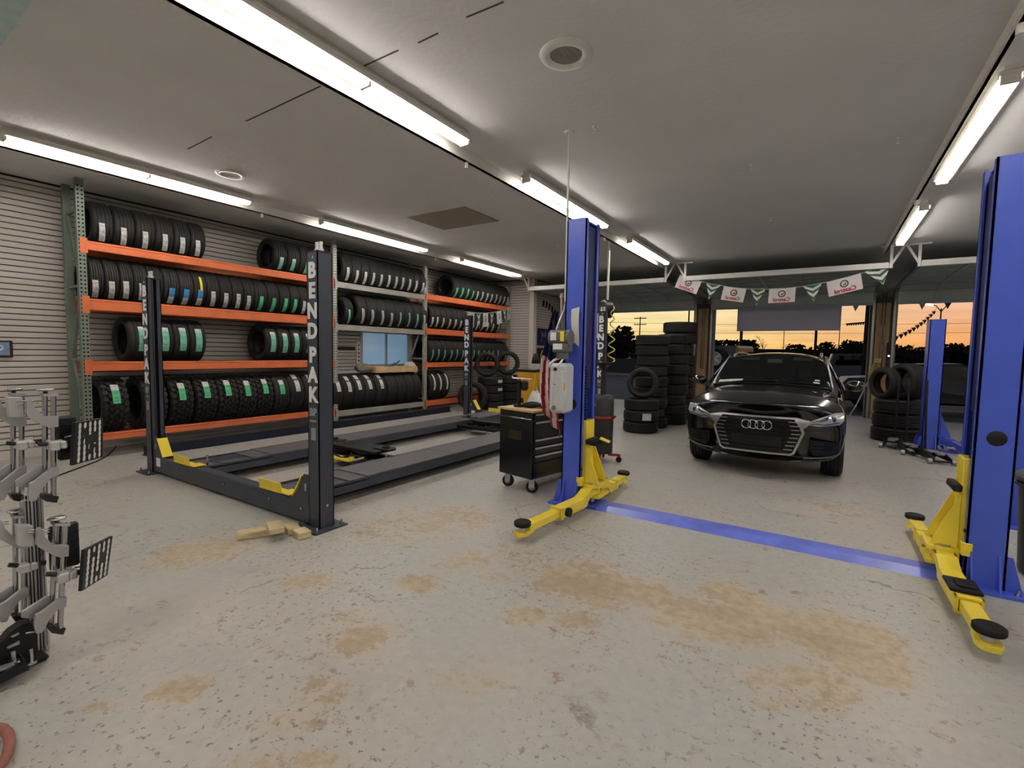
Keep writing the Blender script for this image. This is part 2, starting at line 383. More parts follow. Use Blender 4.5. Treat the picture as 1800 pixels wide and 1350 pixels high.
# front wall: header and wooden piers between the three overhead doors
DOORS = [(-6.92, -3.30), (-2.72, 0.90), (1.45, 5.07)]
HEAD = 3.0
structure(MB().box((XJ-0.2, YF, HEAD), (XR+0.2, YF+0.2, CEIL)).build('wall_front', DARKWALL))
PIER = mat('raw_plywood_pier', (168, 140, 100), 0.7, 0, 0.25, 0.3, 3, 0.12, 30, stretch=(6,6,1))
PIERD = mat('dark_stud', (66, 58, 50), 0.7, 0, 0.25, 0.2, 5)
GALV = mat('galvanised_track', (150, 152, 152), 0.35, 0.8, 0.5, 0.12, 9)
for i, (a, b_) in enumerate([(XJ-0.1, -6.92), (-3.30, -2.72), (0.90, 1.45), (5.07, XR)]):
    w = structure(MB().box((a, YF, 0), (b_, YF+0.2, HEAD)).build('wall_pier', DARKWALL)); 
    if i in (1, 2):
        m_ = (a+b_)/2
        MB().box((m_-0.15, YF-0.05, 0), (m_+0.13, YF, 2.86), None, 0.004).build('timber_board', PIER, w)
        MB().box((m_-0.27, YF-0.09, 0), (m_-0.20, YF, 2.9), None, 0.004).build('stud', PIERD, w)
        MB().box((m_+0.16, YF-0.09, 0), (m_+0.23, YF, 2.9), None, 0.004).build('stud', PIERD, w)
        MB().tube([(m_-0.03, YF-0.07, 3.1), (m_-0.035, YF-0.07, 1.1)], 0.012, 8).build('conduit', GALV, w)
        MB().tube([(m_+0.03, YF-0.07, 3.1), (m_+0.028, YF-0.07, 1.1)], 0.012, 8).build('conduit', GALV, w)
        MB().box((m_-0.2, YF-0.1, 2.86), (m_+0.2, YF, 2.98), None, 0.006).build('header_block', PIERD, w)
# overhead doors, rolled up along the ceiling with the last section hanging in the opening
PANEL = mat('door_panel_grey_green', (172, 180, 174), 0.6, 0, 0.3, 0.08, 3, 0.04, 40)
STRUT = mat('door_strut_white', (228, 226, 220), 0.45, 0.1, 0.4, 0.08, 6)
def overhead_door(n, x0, x1):
    root = bpy.data.objects.new('door_%d' % n, None); COL.objects.link(root); structure(root); root.location = ((x0+x1)/2, YF-0.1, 0)
    hw = (x1-x0)/2+0.04
    # path of the section seams (distance behind the wall, height)
    path = [(-3.22, 3.26), (-2.69, 3.255), (-2.16, 3.25), (-1.63, 3.245), (-1.10, 3.24), (-0.57, 3.225), (-0.16, 3.11), (-0.04, 2.86)]
    for (ya, za), (yb, zb) in zip(path[:-1], path[1:]):
        d = Vector((0, yb-ya, zb-za)); L_ = d.length; ang = math.atan2(d.z, d.y)
        xf = Matrix.Translation((0, ya, za)) @ Matrix.Rotation(ang, 4, 'X')
        p = MB().box((-hw, 0.006, -0.02), (hw, L_-0.006, 0.03), xf, 0.005)
        pa = p.build('panel', PANEL, root)
        for k in (-0.62, -0.2, 0.2, 0.62):
            MB().box((k*hw-0.03, 0.01, -0.05), (k*hw+0.03, L_-0.01, -0.02), xf).build('stile', PANEL, pa)
        MB().box((-hw, 0.0, -0.045), (hw, 0.035, -0.02), xf).build('rib', PANEL, pa)
    MB().box((-hw, -3.31, 3.20), (hw, -3.23, 3.31), None, 0.008).box((-hw, -3.32, 3.245), (hw, -3.305, 3.262)).build('strut', STRUT, root)
    MB().box((-hw, -0.075, 2.80), (hw, -0.02, 2.86), None, 0.006).build('weather_strip', mat('door_seal_pale', (150, 166, 182), 0.5, 0, 0.4, 0.05, 5), root)
    for s in (-1, 1):
        x = s*(hw+0.03)
        pts = [(x, 0.02, 0.0), (x, 0.02, 2.7)] + [(x, 0.02-0.38*(1-math.cos(t)), 2.75+0.44*math.sin(t)) for t in (0.3, 0.6, 0.9, 1.2, 1.45)] + [(x, -0.6, 3.2), (x, -3.3, 3.235)]
        tr = MB()
        for a, b_ in zip(pts[:-1], pts[1:]): tr.bar(a, b_, 0.055, 0.05, (1, 0, 0))
        t = tr.build('track', GALV, root)
        # angle bracket that hangs the track from the ceiling
        br = MB().bar((x, -3.28, 3.20), (x, -3.28, CEIL), 0.045, 0.045, (0, 1, 0)).bar((x, -3.28, 3.26), (x-s*-0.20, -3.28, CEIL), 0.04, 0.02, (0, 1, 0))
        br.bar((x-0.16*1, -3.28, CEIL-0.02), (x+0.16, -3.28, CEIL-0.02), 0.05, 0.03)
        br.build('hanger', STRUT, root)
    return root
for i, (a, b_) in enumerate(DOORS): overhead_door(i+1, a, b_)
# window in the slat wall behind the middle rack bay
win = bpy.data.objects.new('window_1', None); COL.objects.link(win); structure(win); win.location = (XW, (WY0+WY1)/2, WZ0)
wy = (WY1-WY0)/2; wz = WZ1-WZ0
FRM = mat('window_frame_alu', (198, 196, 190), 0.4, 0.3, 0.5, 0.06, 6)
fr = MB()
for s in (-1, 1): fr.box((-0.03, s*wy, -0.04), (0.03, s*(wy+0.06), wz+0.04), None, 0.004)
fr.box((-0.03, -wy, -0.05), (0.05, wy, 0.0), None, 0.004).box((-0.03, -wy, wz), (0.03, wy, wz+0.05), None, 0.004)
fr.build('window_frame', FRM, win)
MB().box((-0.02, -0.025, 0), (0.03, 0.025, wz), None, 0.004).build('mullion', FRM, win)
for s in (-1, 1):
    MB().box((-0.02, min(s*0.025, s*wy), 0), (-0.008, max(s*0.025, s*wy), wz)).build('pane', mat('window_pane_glow', (150, 186, 214), 0.12, 0, 0.6, 0.04, 3, emit=(150, 190, 220), power=0.32), win)  # pane glows by itself, in place of light coming through the window
# sawn control joint / plasterboard seam and hatch on the ceiling
SEAM = mat('ceiling_seam_dark', (92, 88, 82), 0.9, 0, 0.1, 0.2, 20)
sm_ = MB()
for a, b_ in (((330,262),(372,240)),((432,213),(570,148)),((626,122),(700,88)),((735,75),(770,58)),((820,30),(885,3))):
    p, q = back(*a, CEIL), back(*b_, CEIL)
    sm_.bar((p.x, p.y, CEIL-0.001), (q.x, q.y, CEIL-0.001), 0.012, 0.004)
structure(sm_.build('ceiling_seam', SEAM))
hp = [back(718,382,CEIL), back(814,362,CEIL), back(877,387,CEIL), back(780,404,CEIL)]
hx0, hx1 = (hp[0].x+hp[3].x)/2, (hp[1].x+hp[2].x)/2; hy0, hy1 = (hp[0].y+hp[1].y)/2, (hp[2].y+hp[3].y)/2
structure(MB().box((hx0, hy0, CEIL-0.012), (hx1, hy1, CEIL), None, 0.003).build('ceiling_hatch', mat('hatch_bare_board', (158, 146, 132), 0.85, 0, 0.2, 0.06, 4)))
def ring_fitting(px, py, r, label, hub):
    c = back(px, py, CEIL)
    t = thing('ceiling_vent', label, 'vent', (c.x, c.y, CEIL))
    MB().lathe([(r*0.6, -0.004), (r*0.66, -0.022), (r*0.95, -0.018), (r, 0.0)], 40).build('rim', WHITE_PAINT, t)
    MB().lathe([(0.0, -0.012 if hub else -0.006), (r*0.3, -0.014 if hub else -0.006), (r*0.61, -0.005)], 32).build('grille', mat('vent_disc_grey', (150, 146, 136), 0.5, 0.2, 0.4, 0.3, 6, stretch=(8,1,1)) if hub else CEIL_M, t)
ring_fitting(995, 95, 0.19, 'round white ceiling vent with a grey disc in its middle', True)
ring_fitting(405, 305, 0.17, 'flat round white cover plate on the ceiling near the rack lights', False)
# broken board at the corner of the ceiling
pts = [back(x, y, CEIL-0.03) for x, y in ((-60,-40),(66,-40),(56,-2),(46,14),(38,22),(36,34),(24,48),(12,62),(8,72),(-4,84),(-60,120))]
tb = MB().prism([(p.x, p.y) for p in pts], CEIL-0.04, CEIL)
tag(tb.build('broken_board', mat('pale_teal_board', (196, 220, 218), 0.7, 0, 0.3, 0.1, 9, 0.2, 30)), 'broken pale teal insulation board with a ragged edge on the ceiling', 'board')
# ------------------------------------------------------------------ ceiling lights
TUBE = mat('lit_tube', (255, 250, 240), 0.4, 0, 0.2, emit=(255, 247, 243), power=TUBE_POWER)
HOUS = mat('fixture_white', (226, 222, 212), 0.45, 0, 0.4, 0.03, 5)
def light_proto():
    t = thing('fluorescent_light', 'long fluorescent strip light', 'light')
    MB().box((-0.07, 0, 0.045), (0.07, 2.46, 0.075), None, 0.006).box((-0.04, 0, 0.075), (0.04, 2.46, 0.11)).box((-0.07, 0.0, 0.018), (-0.062, 2.46, 0.046)).box((0.062, 0.0, 0.018), (0.07, 2.46, 0.046)).build('housing', HOUS, t)  # side skirts added to hold tube light off the nearby ceiling
    for s in (-1, 1):
        MB().cyl((s*0.028, 0.03, 0.0), (s*0.028, 1.215, 0.0), 0.019, 10).cyl((s*0.028, 1.245, 0.0), (s*0.028, 2.43, 0.0), 0.019, 10).build('tube', TUBE, t)
    for y in (0.0, 1.215, 2.43): MB().box((-0.055, y, -0.02), (0.055, y+0.03, 0.045), None, 0.004).build('lamp_holder', HOUS, t)
    return t
lp = None
ROWS = [(-6.92, 'above the tyre racks'), (-3.06, 'between the two vehicle lifts'), (1.03, 'over the blue lift')]
RUN = [(1.37, 'nearest the camera end of the hall'), (4.97, 'middle one of its row'), (8.58, 'next to the overhead doors')]
for rx, rn in ROWS:
    for ry, yn in RUN:
        if lp is None: t = lp = light_proto()
        else: t = copy_tree(lp)
        t.location = (rx, ry, CEIL-0.11)
        t['label'] = 'strip light %s, %s' % (rn, yn.replace('nearest the camera end of the hall', 'farthest from the overhead doors'))
        t['group'] = 'fluorescent strip lights in three rows'
# two more rows of the same lights stand outside the picture, behind the photographer
for rx in (-6.92, -3.06, 1.03, 5.1):
    for ry in ((-2.3,) if rx < 5 else (-2.3, 1.37, 4.97, 8.58)):
        t = copy_tree(lp); t.location = (rx, ry, CEIL-0.11)
        t['label'] = 'strip light, %s metres off the tyre wall, %s' % ({-6.92: 'two', -3.06: 'six', 1.03: 'ten', 5.1: 'fourteen'}[rx], {-2.3: 'against the rear wall', 1.37: 'second from the rear wall', 4.97: 'third from the rear wall', 8.58: 'fourth from the rear wall'}[ry]); t['group'] = 'fluorescent strip lights outside the picture'
for (rx, rn), off in zip(ROWS, (-0.27, -0.24, -0.15)):
    y1 = 11.75
    r = thing('ceiling_strut', 'thin white steel strut running along the strip lights %s' % rn, 'strut', (rx+off, 0.9, CEIL))
    MB().box((-0.012, -3.6, -0.13), (0.012, y1-0.9, 0)).box((-0.03, -3.6, -0.13), (0.012, y1-0.9, -0.118)).build('rail', HOUS, r)
    for k, y in enumerate((3.25, 7.1)):
        MB().cyl((0.0, y, -0.13), (0.0, y, -0.19), 0.02, 10).build('fitting', HOUS, r)
# ================================================================== TYRE RACK
RX, RXB = -7.95, -8.50     # front and rear faces
UY = [2.245, 6.01, 8.53, 12.12]
rack = thing('pallet_rack', 'long pallet rack of orange and grey beams holding rows of new tyres', 'rack', (RX, UY[0], 0))
def rk(p): return (p[0]-RX, p[1]-UY[0], p[2])
UPH = 3.58
for i, y in enumerate(UY):
    fr = bpy.data.objects.new('upright_frame', None); COL.objects.link(fr); fr.parent = rack; fr.location = rk((RX, y, 0)); fr.empty_display_size = 0.1
    m_ = RACK_GREEN if i != 3 else RACK_GREY
    if i in (1, 2): m_ = mat('rack_galv_post', (168, 168, 156), 0.5, 0.1, 0.4, 0.25, 30)
    d = RXB-RX
    for x, n_ in ((0, 'front_post'), (d+0.07, 'rear_post')):
        # open channel section: web and two flanges
        p = MB().box((x-0.006, -0.042, 0), (x, 0.042, UPH)).box((x-0.07, -0.042, 0), (x-0.006, -0.036, UPH)).box((x-0.07, 0.036, 0), (x-0.006, 0.042, UPH)).box((x-0.08, -0.05, 0), (x+0.01, 0.05, 0.008)).build(n_, m_, fr)
    br = MB()
    z = 0.35; k = 0
    while z < UPH-0.3:
        br.bar((-0.06, 0, z), (d+0.06, 0, z), 0.03, 0.03)
        if z+0.95 < UPH-0.1: br.bar((-0.06 if k % 2 == 0 else d+0.06, 0, z), (d+0.06 if k % 2 == 0 else -0.06, 0, z+0.95), 0.03, 0.03, (0, 1, 0))
        z += 0.95; k += 1
    br.build('brace', m_, fr)
    hl = MB(); z = 0.08
    while z < UPH-0.05:
        for s in (-0.02, 0.02):
            hl.lathe([(0.0, 0.0008), (0.0115, 0.0006)], 7, 'X', Matrix.Translation((0, s, z)))
        z += 0.0508
    h = hl.build('slot_holes', HOLE, fr, recalc=False); h['kind'] = 'stuff'
BEAMS = [[(0.235, 0.335, ORANGE), (1.155, 1.28, ORANGE), (1.945, 2.09, ORANGE), (2.705, 2.82, ORANGE)],
         [(0.17, 0.285, RACK_GREY), (1.865, 1.975, RACK_GREY), (2.685, 2.795, RACK_GREY)],
         [(0.165, 0.295, ORANGE), (1.095, 1.21, ORANGE), (1.885, 2.02, ORANGE), (2.705, 2.835, ORANGE)]]
DECK = mat('rack_deck_wire', (70, 68, 64), 0.6, 0.4, 0.4, 0.3, 40)
for i, lv in enumerate(BEAMS):
    ya, yb = UY[i]+0.045, UY[i+1]-0.045
    for z0, z1, m_ in lv:
        for x in (RX-0.05, RXB+0.0):
            b = MB().box(rk((x, ya, z0)), rk((x+0.05, yb, z1)), None, 0.004)
            b.box(rk((x-0.002, ya, z1-0.03)), rk((x+0.054, yb, z1)), None, 0.004)
            bo = b.build('beam', m_, rack)
            for ye, s in ((ya, -1), (yb, 1)):
                MB().box(rk((x-0.004, ye-0.012, z0-0.045)), rk((x+0.058, ye+0.012, z1+0.03)), None, 0.003).box(rk((x+0.052, ye+s*0.045-0.02, z0-0.045)), rk((x+0.057, ye+s*0.02+0.02, z1+0.03))).build('end_plate', m_, bo)
        dk = MB(); yy = ya+0.05
        while yy < yb:
            dk.box(rk((RXB+0.05, yy, z1-0.034)), rk((RX-0.05, yy+0.012, z1-0.026))); yy += 0.1
        for xx in (RXB+0.12, RXB+0.25, RXB+0.38): dk.box(rk((xx, ya, z1-0.040)), rk((xx+0.012, yb, z1-0.034)))
        dk.build('wire_deck', DECK, rack)
# ------------------------------------------------------------------ tyres
TY = {}
def tyre_mesh(R, W, kind='road'):
    key = (round(R, 3), round(W, 3), kind)
    if key in TY: return TY[key]
    h = W/2; Ri = R*0.63; T = 0.016
    pr = [(Ri, -h*0.74), (Ri+0.018, -h*0.84), (R*0.72, -h*0.96), (R*0.82, -h), (R*0.92, -h*0.97), (R-0.018, -h*0.88), (R-0.005, -h*0.80)]
    if kind == 'road':
        gr = 0.012; gw = h*0.05
        for c in (-0.52, -0.18, 0.18, 0.52):
            pr += [(R, c*h-gw*1.3), (R-0.001, c*h-gw), (R-gr, c*h-gw*0.7), (R-gr, c*h+gw*0.7), (R-0.001, c*h+gw), (R, c*h+gw*1.3)]
    else:
        pr += [(R-0.022, -h*0.7), (R-0.022, 0), (R-0.022, h*0.7)]
    pr += [(R-0.005, h*0.80), (R-0.018, h*0.88), (R*0.92, h*0.97), (R*0.82, h), (R*0.72, h*0.96), (Ri+0.018, h*0.84), (Ri, h*0.74),
           (Ri+0.014, h*0.66), (R*0.80, h*0.88), (R-T-0.02, h*0.74), (R-T-0.006, 0), (R-T-0.02, -h*0.74), (R*0.80, -h*0.88), (Ri+0.014, -h*0.66)]
    mb = MB().lathe(pr, 44, 'Y', closed=True)
    if kind == 'lug':
        n = 26
        for row, (c, w, l, ph) in enumerate(((-0.76, 0.34, 0.60, 0), (-0.36, 0.28, 0.62, 0.5), (0.0, 0.22, 0.58, 0.15), (0.36, 0.28, 0.62, 0.65), (0.76, 0.34, 0.60, 0.3))):
            for i in range(n):
                a = 2*PI*(i+ph)/n
                seg = 2*PI*R/n*l
                xf = Matrix.Rotation(-a, 4, 'Y') @ Matrix.Translation((R-0.006, c*h, 0)) @ Matrix.Rotation(0.28*(1 if row % 2 else -1), 4, 'X')
                mb.box((-0.03, -w*h/2*1.05, -seg/2), (0.006 if abs(c) < 0.7 else 0.003, w*h/2*1.05, seg/2), xf)
    me = mb.mesh('tyre', RUBBER); fixn(me); TY[key] = me
    return me
STK = {}
def sticker_mesh(R, style, W=0.2):
    key = (round(R, 3), style)
    if key in STK: return STK[key]
    deg = math.radians
    #       angle from, to (0 = straight out of the rack, + = up), width, colours by share
    spec = {'W': (-52, -4, 0.062, [(0.0, 0), (0.72, 0)]), 'w': (-50, -2, 0.058, [(0.0, 0)]), 'G': (-50, -8, 0.066, [(0.0, 2), (0.8, 0)]), 'g': (-52, -2, 0.06, [(0.0, 1)]),
            'T': (-28, 34, 0.085, [(0.0, 2), (0.82, 0)]), 'L': (4, 44, 0.085, [(0.0, 1), (0.62, 0)]), 'B': (-54, -6, 0.07, [(0.0, 0), (0.5, 3)]), 'Y': (-8, 34, 0.032, [(0.0, 4)]),
            'D': (6, 62, 0.085, [(0.0, 0), (0.56, 5), (0.64, 0)]), 'S': (-52, 4, 0.022, [(0.0, 0)]), 'P': (-52, 6, 0.045, [(0.0, 2)]), 'F': (-14, 56, 0.05, [(0.0, 0)]), 'Q': (10, 46, 0.06, [(0.0, 0)])}[style]
    a0, a1, w, cols = deg(spec[0]), deg(spec[1]), spec[2], spec[3]
    mb = MB(); n = 12; skew = {'W': -0.012, 'w': -0.012, 'S': -0.03, 'P': -0.02, 'F': 0.03}.get(style, 0.0)
    for i in range(n):
        t0, t1 = i/n, (i+1)/n
        mb.mi = [c for s_, c in cols if s_ <= t0+1e-6][-1]
        A, B = a0+(a1-a0)*t0, a0+(a1-a0)*t1
        def P(a, y, r, t): return (r*math.cos(a), y - skew*(t-0.5)*-2, r*math.sin(a))
        r0, r1 = R-0.001, R+0.003
        mb.add([P(A,-w/2,r0,t0),P(A,w/2,r0,t0),P(B,w/2,r0,t1),P(B,-w/2,r0,t1),P(A,-w/2,r1,t0),P(A,w/2,r1,t0),P(B,w/2,r1,t1),P(B,-w/2,r1,t1)],
               [(4,5,6,7),(0,1,5,4),(2,3,7,6),(1,2,6,5),(3,0,4,7)])
    if style in 'WwDTLB':   # lines of print
        mb.mi = 5
        for t, f in ((0.12, 0.6), (0.2, 0.35), (0.28, 0.7), (0.5, 0.5), (0.58, 0.7), (0.86, 0.55)):
            a = a0+(a1-a0)*t; r = R+0.0034
            mb.add([(r*math.cos(a), -w*f/2, r*math.sin(a)), (r*math.cos(a), w*f/2, r*math.sin(a)), (r*math.cos(a+0.014), w*f/2, r*math.sin(a+0.014)), (r*math.cos(a+0.014), -w*f/2, r*math.sin(a+0.014))], [(0,1,2,3)])
    if style == 'S':
        mb2 = MB(); mb2.v = [v+Vector((0, 0.034, 0)) for v in mb.v]
        mb.add(mb2.v, [list(f) for f in mb.f])
    me = mb.mesh('paper_label', [PAPER_WHITE, PAPER_GREEN, PAPER_TEAL, PAPER_BLUE, PAPER_YELLOW, PRINT]); fixn(me)
    STK[key] = me
    return me
def tyre(loc, R, W, label, group, styles='', kind='road', rot=None, name='tyre'):
    t = put(name, tyre_mesh(R, W, kind), None, loc, rot); tag(t, label, 'tyre', group)
    for s in styles: put('paper_label', sticker_mesh(R + (0.006 if kind == 'lug' else 0), s), t)
    return t
def y_on_rack(px, py):
    d = _r*((px-900)/CAM_F) + _d*((py-675)/CAM_F) + _f
    return d.y*(-7.95/d.x)
def run(pxs, py, ztop, R, styles, texts, group, kind='road', wmax=0.26):
    ys = [y_on_rack(x, py) for x in pxs]
    for i, y in enumerate(ys):
        gap = min([abs(y-q) for q in ys if q != y] or [wmax])
        # neighbours share the space evenly
        lo = (ys[i-1]+y)/2 if i > 0 else y-min(wmax, (ys[i+1]-y))/2
        hi = (ys[i+1]+y)/2 if i < len(ys)-1 else y+min(wmax, (y-ys[i-1]))/2
        W = min(wmax, hi-lo)-0.004; c = (lo+hi)/2
        W = round(W/0.01)*0.01 if W > 0.15 else W
        W = min(W, hi-lo-0.001)
        st = styles[i] if isinstance(styles, (list, tuple)) else styles
        lab = texts[st] if isinstance(texts, dict) else texts
        lab = lab.format(o=ORD[i])
        a = random.uniform(-0.05, 0.05)
        t = tyre((-8.25, c, ztop-0.026+R), R, W, lab, group, st, kind)
        for ch in t.children: ch.rotation_euler = (0, a, 0); ch.location = (0, random.uniform(-0.012, 0.012), 0)
ORD = ['first', 'second', 'third', 'fourth', 'fifth', 'sixth', 'seventh', 'eighth', 'ninth', 'tenth', 'eleventh', 'twelfth', 'thirteenth', 'fourteenth', 'fifteenth', 'sixteenth', 'seventeenth', 'eighteenth']
G1 = 'tyres beside the green perforated post'; G2 = 'tyres in the grey beamed rack bay'
run([184,222,259,293,324,351], 430, 2.82, 0.295, 'W', '{o} white-labelled tyre from the green post on the top orange beam', 'white labelled tyres on the top beam')
run([495,517,540,562], 450, 2.82, 0.305, 'G', '{o} tyre of the green-labelled four behind the lettered column, top orange beam', 'green labelled tyres on the top beam')
T2 = ', {o} from the green post on the second orange beam'
run([172,200,225,249,276,303,331,353,377,399,420,439,459,482,502,521,535,555], 510, 2.09, 0.303,
    ['W']*4+['B']*3+['BY']+['W']*4+['g']*4+['w']*2,
    {'W': 'narrow white-labelled tyre'+T2, 'B': 'narrow tyre with blue label'+T2, 'BY': 'narrow tyre with a yellow sticker above its blue and white label', 'g': 'narrow green-labelled tyre'+T2, 'w': 'narrow white-labelled tyre'+T2}, 'narrow tyres on the second orange beam')
run([249,293,320,349], 600, 1.28, 0.325, 'T', '{o} from the green post of the four pale-green-labelled tyres, third orange beam', 'four tyres on the third beam', wmax=0.3)
run([479,500,523,541,562], 605, 1.28, 0.328, 'T', '{o} pale-green-labelled tyre in the run reaching behind the lettered column, third beam', 'tyres on the third beam by the lettered column')
t = tyre((-8.25, 2.52, 0.335-0.026+0.385), 0.385, 0.29, 'chunky all-terrain tyre standing apart at the foot of the green post', G1, 'L', 'lug')
run([268,319,363,398,434,463.5], 680, 0.335, 0.380, 'L', 'chunky green-labelled tyre, {o} after the gap on the bottom orange beam', 'all-terrain tyres on the bottom beam', 'lug', 0.3)
run([494,520,546,567], 680, 0.335, 0.375, ['L', 'D', 'D', 'D'], {'L': 'large road tyre with a tilted green label on the bottom orange beam', 'D': 'large white-labelled tyre, {o} after the chunky ones on the bottom orange beam'}, 'large tyres at the end of the bottom beam', wmax=0.3)
run([593,610,631,648,668,690,705,720,733], 680, 0.285, 0.368, ['D']*5+['']*4, {'D': 'large tyre with two-part white label, {o} on the bottom grey beam from the lettered column', '': 'large unlabelled tyre, {o} on the bottom grey beam from the lettered column'}, 'large tyres on the bottom grey beam', wmax=0.3)
run([761.5,773,784], 680, 0.295, 0.36, ['F']*3, '{o} of three tyres with long slim white labels on the corner bay bottom beam', 'three tyres on the bottom orange beam of the corner bay', wmax=0.29)
run([611,628,643,658,671,685,697,709,721,733,744], 490, 2.795, 0.325, 'w', '{o} white-labelled tyre from the lettered column on the top grey beam', 'tyres on the top grey beam')
tyre((-8.25, 6.36, 1.975-0.026+0.30), 0.30, 0.20, 'smaller tyre with green label at the start of the lower grey beam', G2, 'P')
run([637,653,671,687,704,719,733,745], 560, 1.975, 0.34, ['S']*4+['P']*3+['S'], {'S': 'tyre with twin slim white stripes, {o} after the small one on the lower grey beam', 'P': 'tyre with pale green strip, {o} after the small one on the lower grey beam'}, 'tyres on the lower grey beam', wmax=0.27)
run([803,813,823,831.5,840,849,857,865,873,879,887,893], 515, 2.835, 0.32, ['g']*4+['w']*8, {'g': '{o} tyre on the top beam of the corner bay, green label', 'w': '{o} tyre on the top beam of the corner bay, white label'}, 'tyres on the top beam of the corner bay')
run([761,769,780,791,801,810,820,829,840,849,858,868,877], 570, 2.02, 0.315, 'w', '{o} tyre on the second beam of the corner bay, behind the hanging pennants', 'tyres on the second beam of the corner bay')
run([761,772,782,794,804,814,824,833,841,851,860,867,875,883,890], 625, 1.21, 0.315, 'P', '{o} tyre on the third beam of the corner bay, slim green label', 'tyres on the third beam of the corner bay')
# loose tyres at the foot of the corner bay
def fl_y(px, py, Y):
    d = _r*((px-900)/CAM_F) + _d*((py-675)/CAM_F) + _f
    t = Y/d.y
    return Vector((d.x*t, Y, CAM_H+d.z*t))
LIE = (PI/2, 0, 0)
bx = fl_y(862, 700, 10.3).x
for k in range(4):
    t = tyre((bx+random.uniform(-.02,.02), 10.3, 0.105+0.21*k), 0.33, 0.205, '%s tyre from the floor in the low stack behind the far lift column' % ORD[k], 'stacked tyres under the corner bay', '', 'road', LIE)
    if k in (2, 3): put('paper_label', sticker_mesh(0.33, 'Q'), t, (0, 0, 0), (0, 0.5, 0)).scale = (1, 1.2, 1)
tyre((bx-0.05, 10.2, 0.855+0.31), 0.32, 0.20, 'black tyre standing on the low stack, white labels showing through its ring', 'tyres standing on the low stack', '', 'road', (0.0, 0.0, 0.55))
bx2 = fl_y(893, 700, 11.0).x
for k in range(4): tyre((bx2, 11.0, 0.11+0.215*k), 0.33, 0.21, '%s tyre from the floor in the low stack beside the slat wall corner' % ORD[k], 'stacked tyres at the slat wall corner', '', 'road', LIE)
tyre((bx2, 10.95, 0.885+0.31), 0.33, 0.20, 'black tyre standing with its open face on the stack beside the slat wall corner', None, '', 'road', (0, 0, 0.62))
bx3 = fl_y(831, 700, 9.6).x
tyre((bx3, 9.6, 0.375), 0.37, 0.24, 'large black tyre standing on the floor behind the far lift column', None, '', 'road', (0.0, 0.0, 0.45))
# ================================================================== FOUR POST LIFT (slate)
CX0, CX1, CY0, CY1 = -6.62, -3.48, 2.483, 8.47     # column centres
HS = 0.07
lift4 = thing('four_post_lift', 'dark slate four-post alignment lift with low runways and lettered columns', 'vehicle lift', (CX0, CY0, 0))
def l4(p): return (p[0]-CX0, p[1]-CY0, p[2])
CABLE = mat('wire_rope', (128, 130, 134), 0.4, 0.8, 0.5, 0.2, 90)
GREY_SILVER = mat('decal_silver', (150, 154, 160), 0.5, 0, 0.4, 0.1, 9)
letters = {ch: text_mesh(ch, 0.168, LETTER_WHITE, 0.002, 'CENTER', 0.008) for ch in 'BENDPAK'}
bpm = text_mesh('BP', 0.085, GREY_SILVER, 0.002, 'CENTER', 0.004)
bps = MB().box((-0.05, -0.006, 0), (0.05, 0.002, 0.002)).box((-0.05, -0.014, 0), (0.03, -0.009, 0.002)).mesh('fine_print', GREY_SILVER)
for ix, cx in enumerate((CX0, CX1)):
    for iy, cy in enumerate((CY0, CY1)):
        s = 1 if ix == 0 else -1          # direction of the open side
        h = 2.275
        t = 0.008; m = MB()
        o = bpy.data.objects.new('column', None); COL.objects.link(o); o.parent = lift4; o.location = l4((cx, cy, 0)); o.empty_display_size = 0.1
        m.box((-s*HS, -HS, 0.015), (-s*(HS-t), HS, h)).box((-HS, -HS, 0.015), (HS, -HS+t, h)).box((-HS, HS-t, 0.015), (HS, HS, h))
        m.box((s*HS, -HS, 0.015), (s*(HS-t), -HS+0.045, h)).box((s*HS, HS-0.045, 0.015), (s*(HS-t), HS, h))
        m.box((-HS, -HS, h-0.006), (HS, HS, h+0.004))
        m.build('post', LIFT_GREY, o)
        MB().box((-HS-0.10, -HS-0.08, 0), (HS+0.06, HS+0.09, 0.014)).build('base_plate', LIFT_GREY, o)
        for bx_, by_ in ((-HS-0.06, -HS-0.045), (HS+0.025, -HS-0.045), (HS+0.025, HS+0.055), (-HS-0.06, HS+0.055)):
            MB().cyl((bx_, by_, 0.014), (bx_, by_, 0.024), 0.018, 6).cyl((bx_, by_, 0.024), (bx_, by_, 0.05), 0.009, 8).build('anchor_bolt', CHROME, o)
        MB().cyl((s*0.03, 0, 0.2), (s*0.03, 0, h), 0.006, 8).build('cable', CABLE, o)
        for k in (-0.03, 0.02):
            MB().cyl((k, 0.0, h+0.004), (k, 0, h+0.03), 0.022, 12).cyl((k, 0, h+0.03), (k, 0, h+0.06), 0.013, 10).cyl((k, 0, h+0.06), (k, 0, h+0.085), 0.016, 8).build('cable_stud', WHITE_PAINT, o)
        for k, ch in enumerate('BENDPAK'):
            q = put('letter', letters[ch], o, (0, -HS-0.001, 2.12-0.162*k-(0.03 if k > 3 else 0)), (PI/2, 0, 0))
        put('emblem', bpm, o, (0, -HS-0.001, 2.12-0.162*6-0.03-0.14), (PI/2, 0, 0))
        put('fine_print', bps, o, (0, -HS-0.001, 2.12-0.162*6-0.03-0.205), (PI/2, 0, 0))
        MB().box((-0.03, -HS-0.002, 0.75), (0.03, -HS, 0.85)).build('rating_plate', GREY_SILVER, o)
        MB().cyl((0.02, -HS-0.006, h-0.05), (0.02, -HS, h-0.05), 0.012, 10).build('bolt', CHROME, o)
        MB().cyl((-s*(HS+0.006), 0.0, 0.2), (-s*HS, 0.0, 0.2), 0.012, 10).build('bolt', CHROME, o)
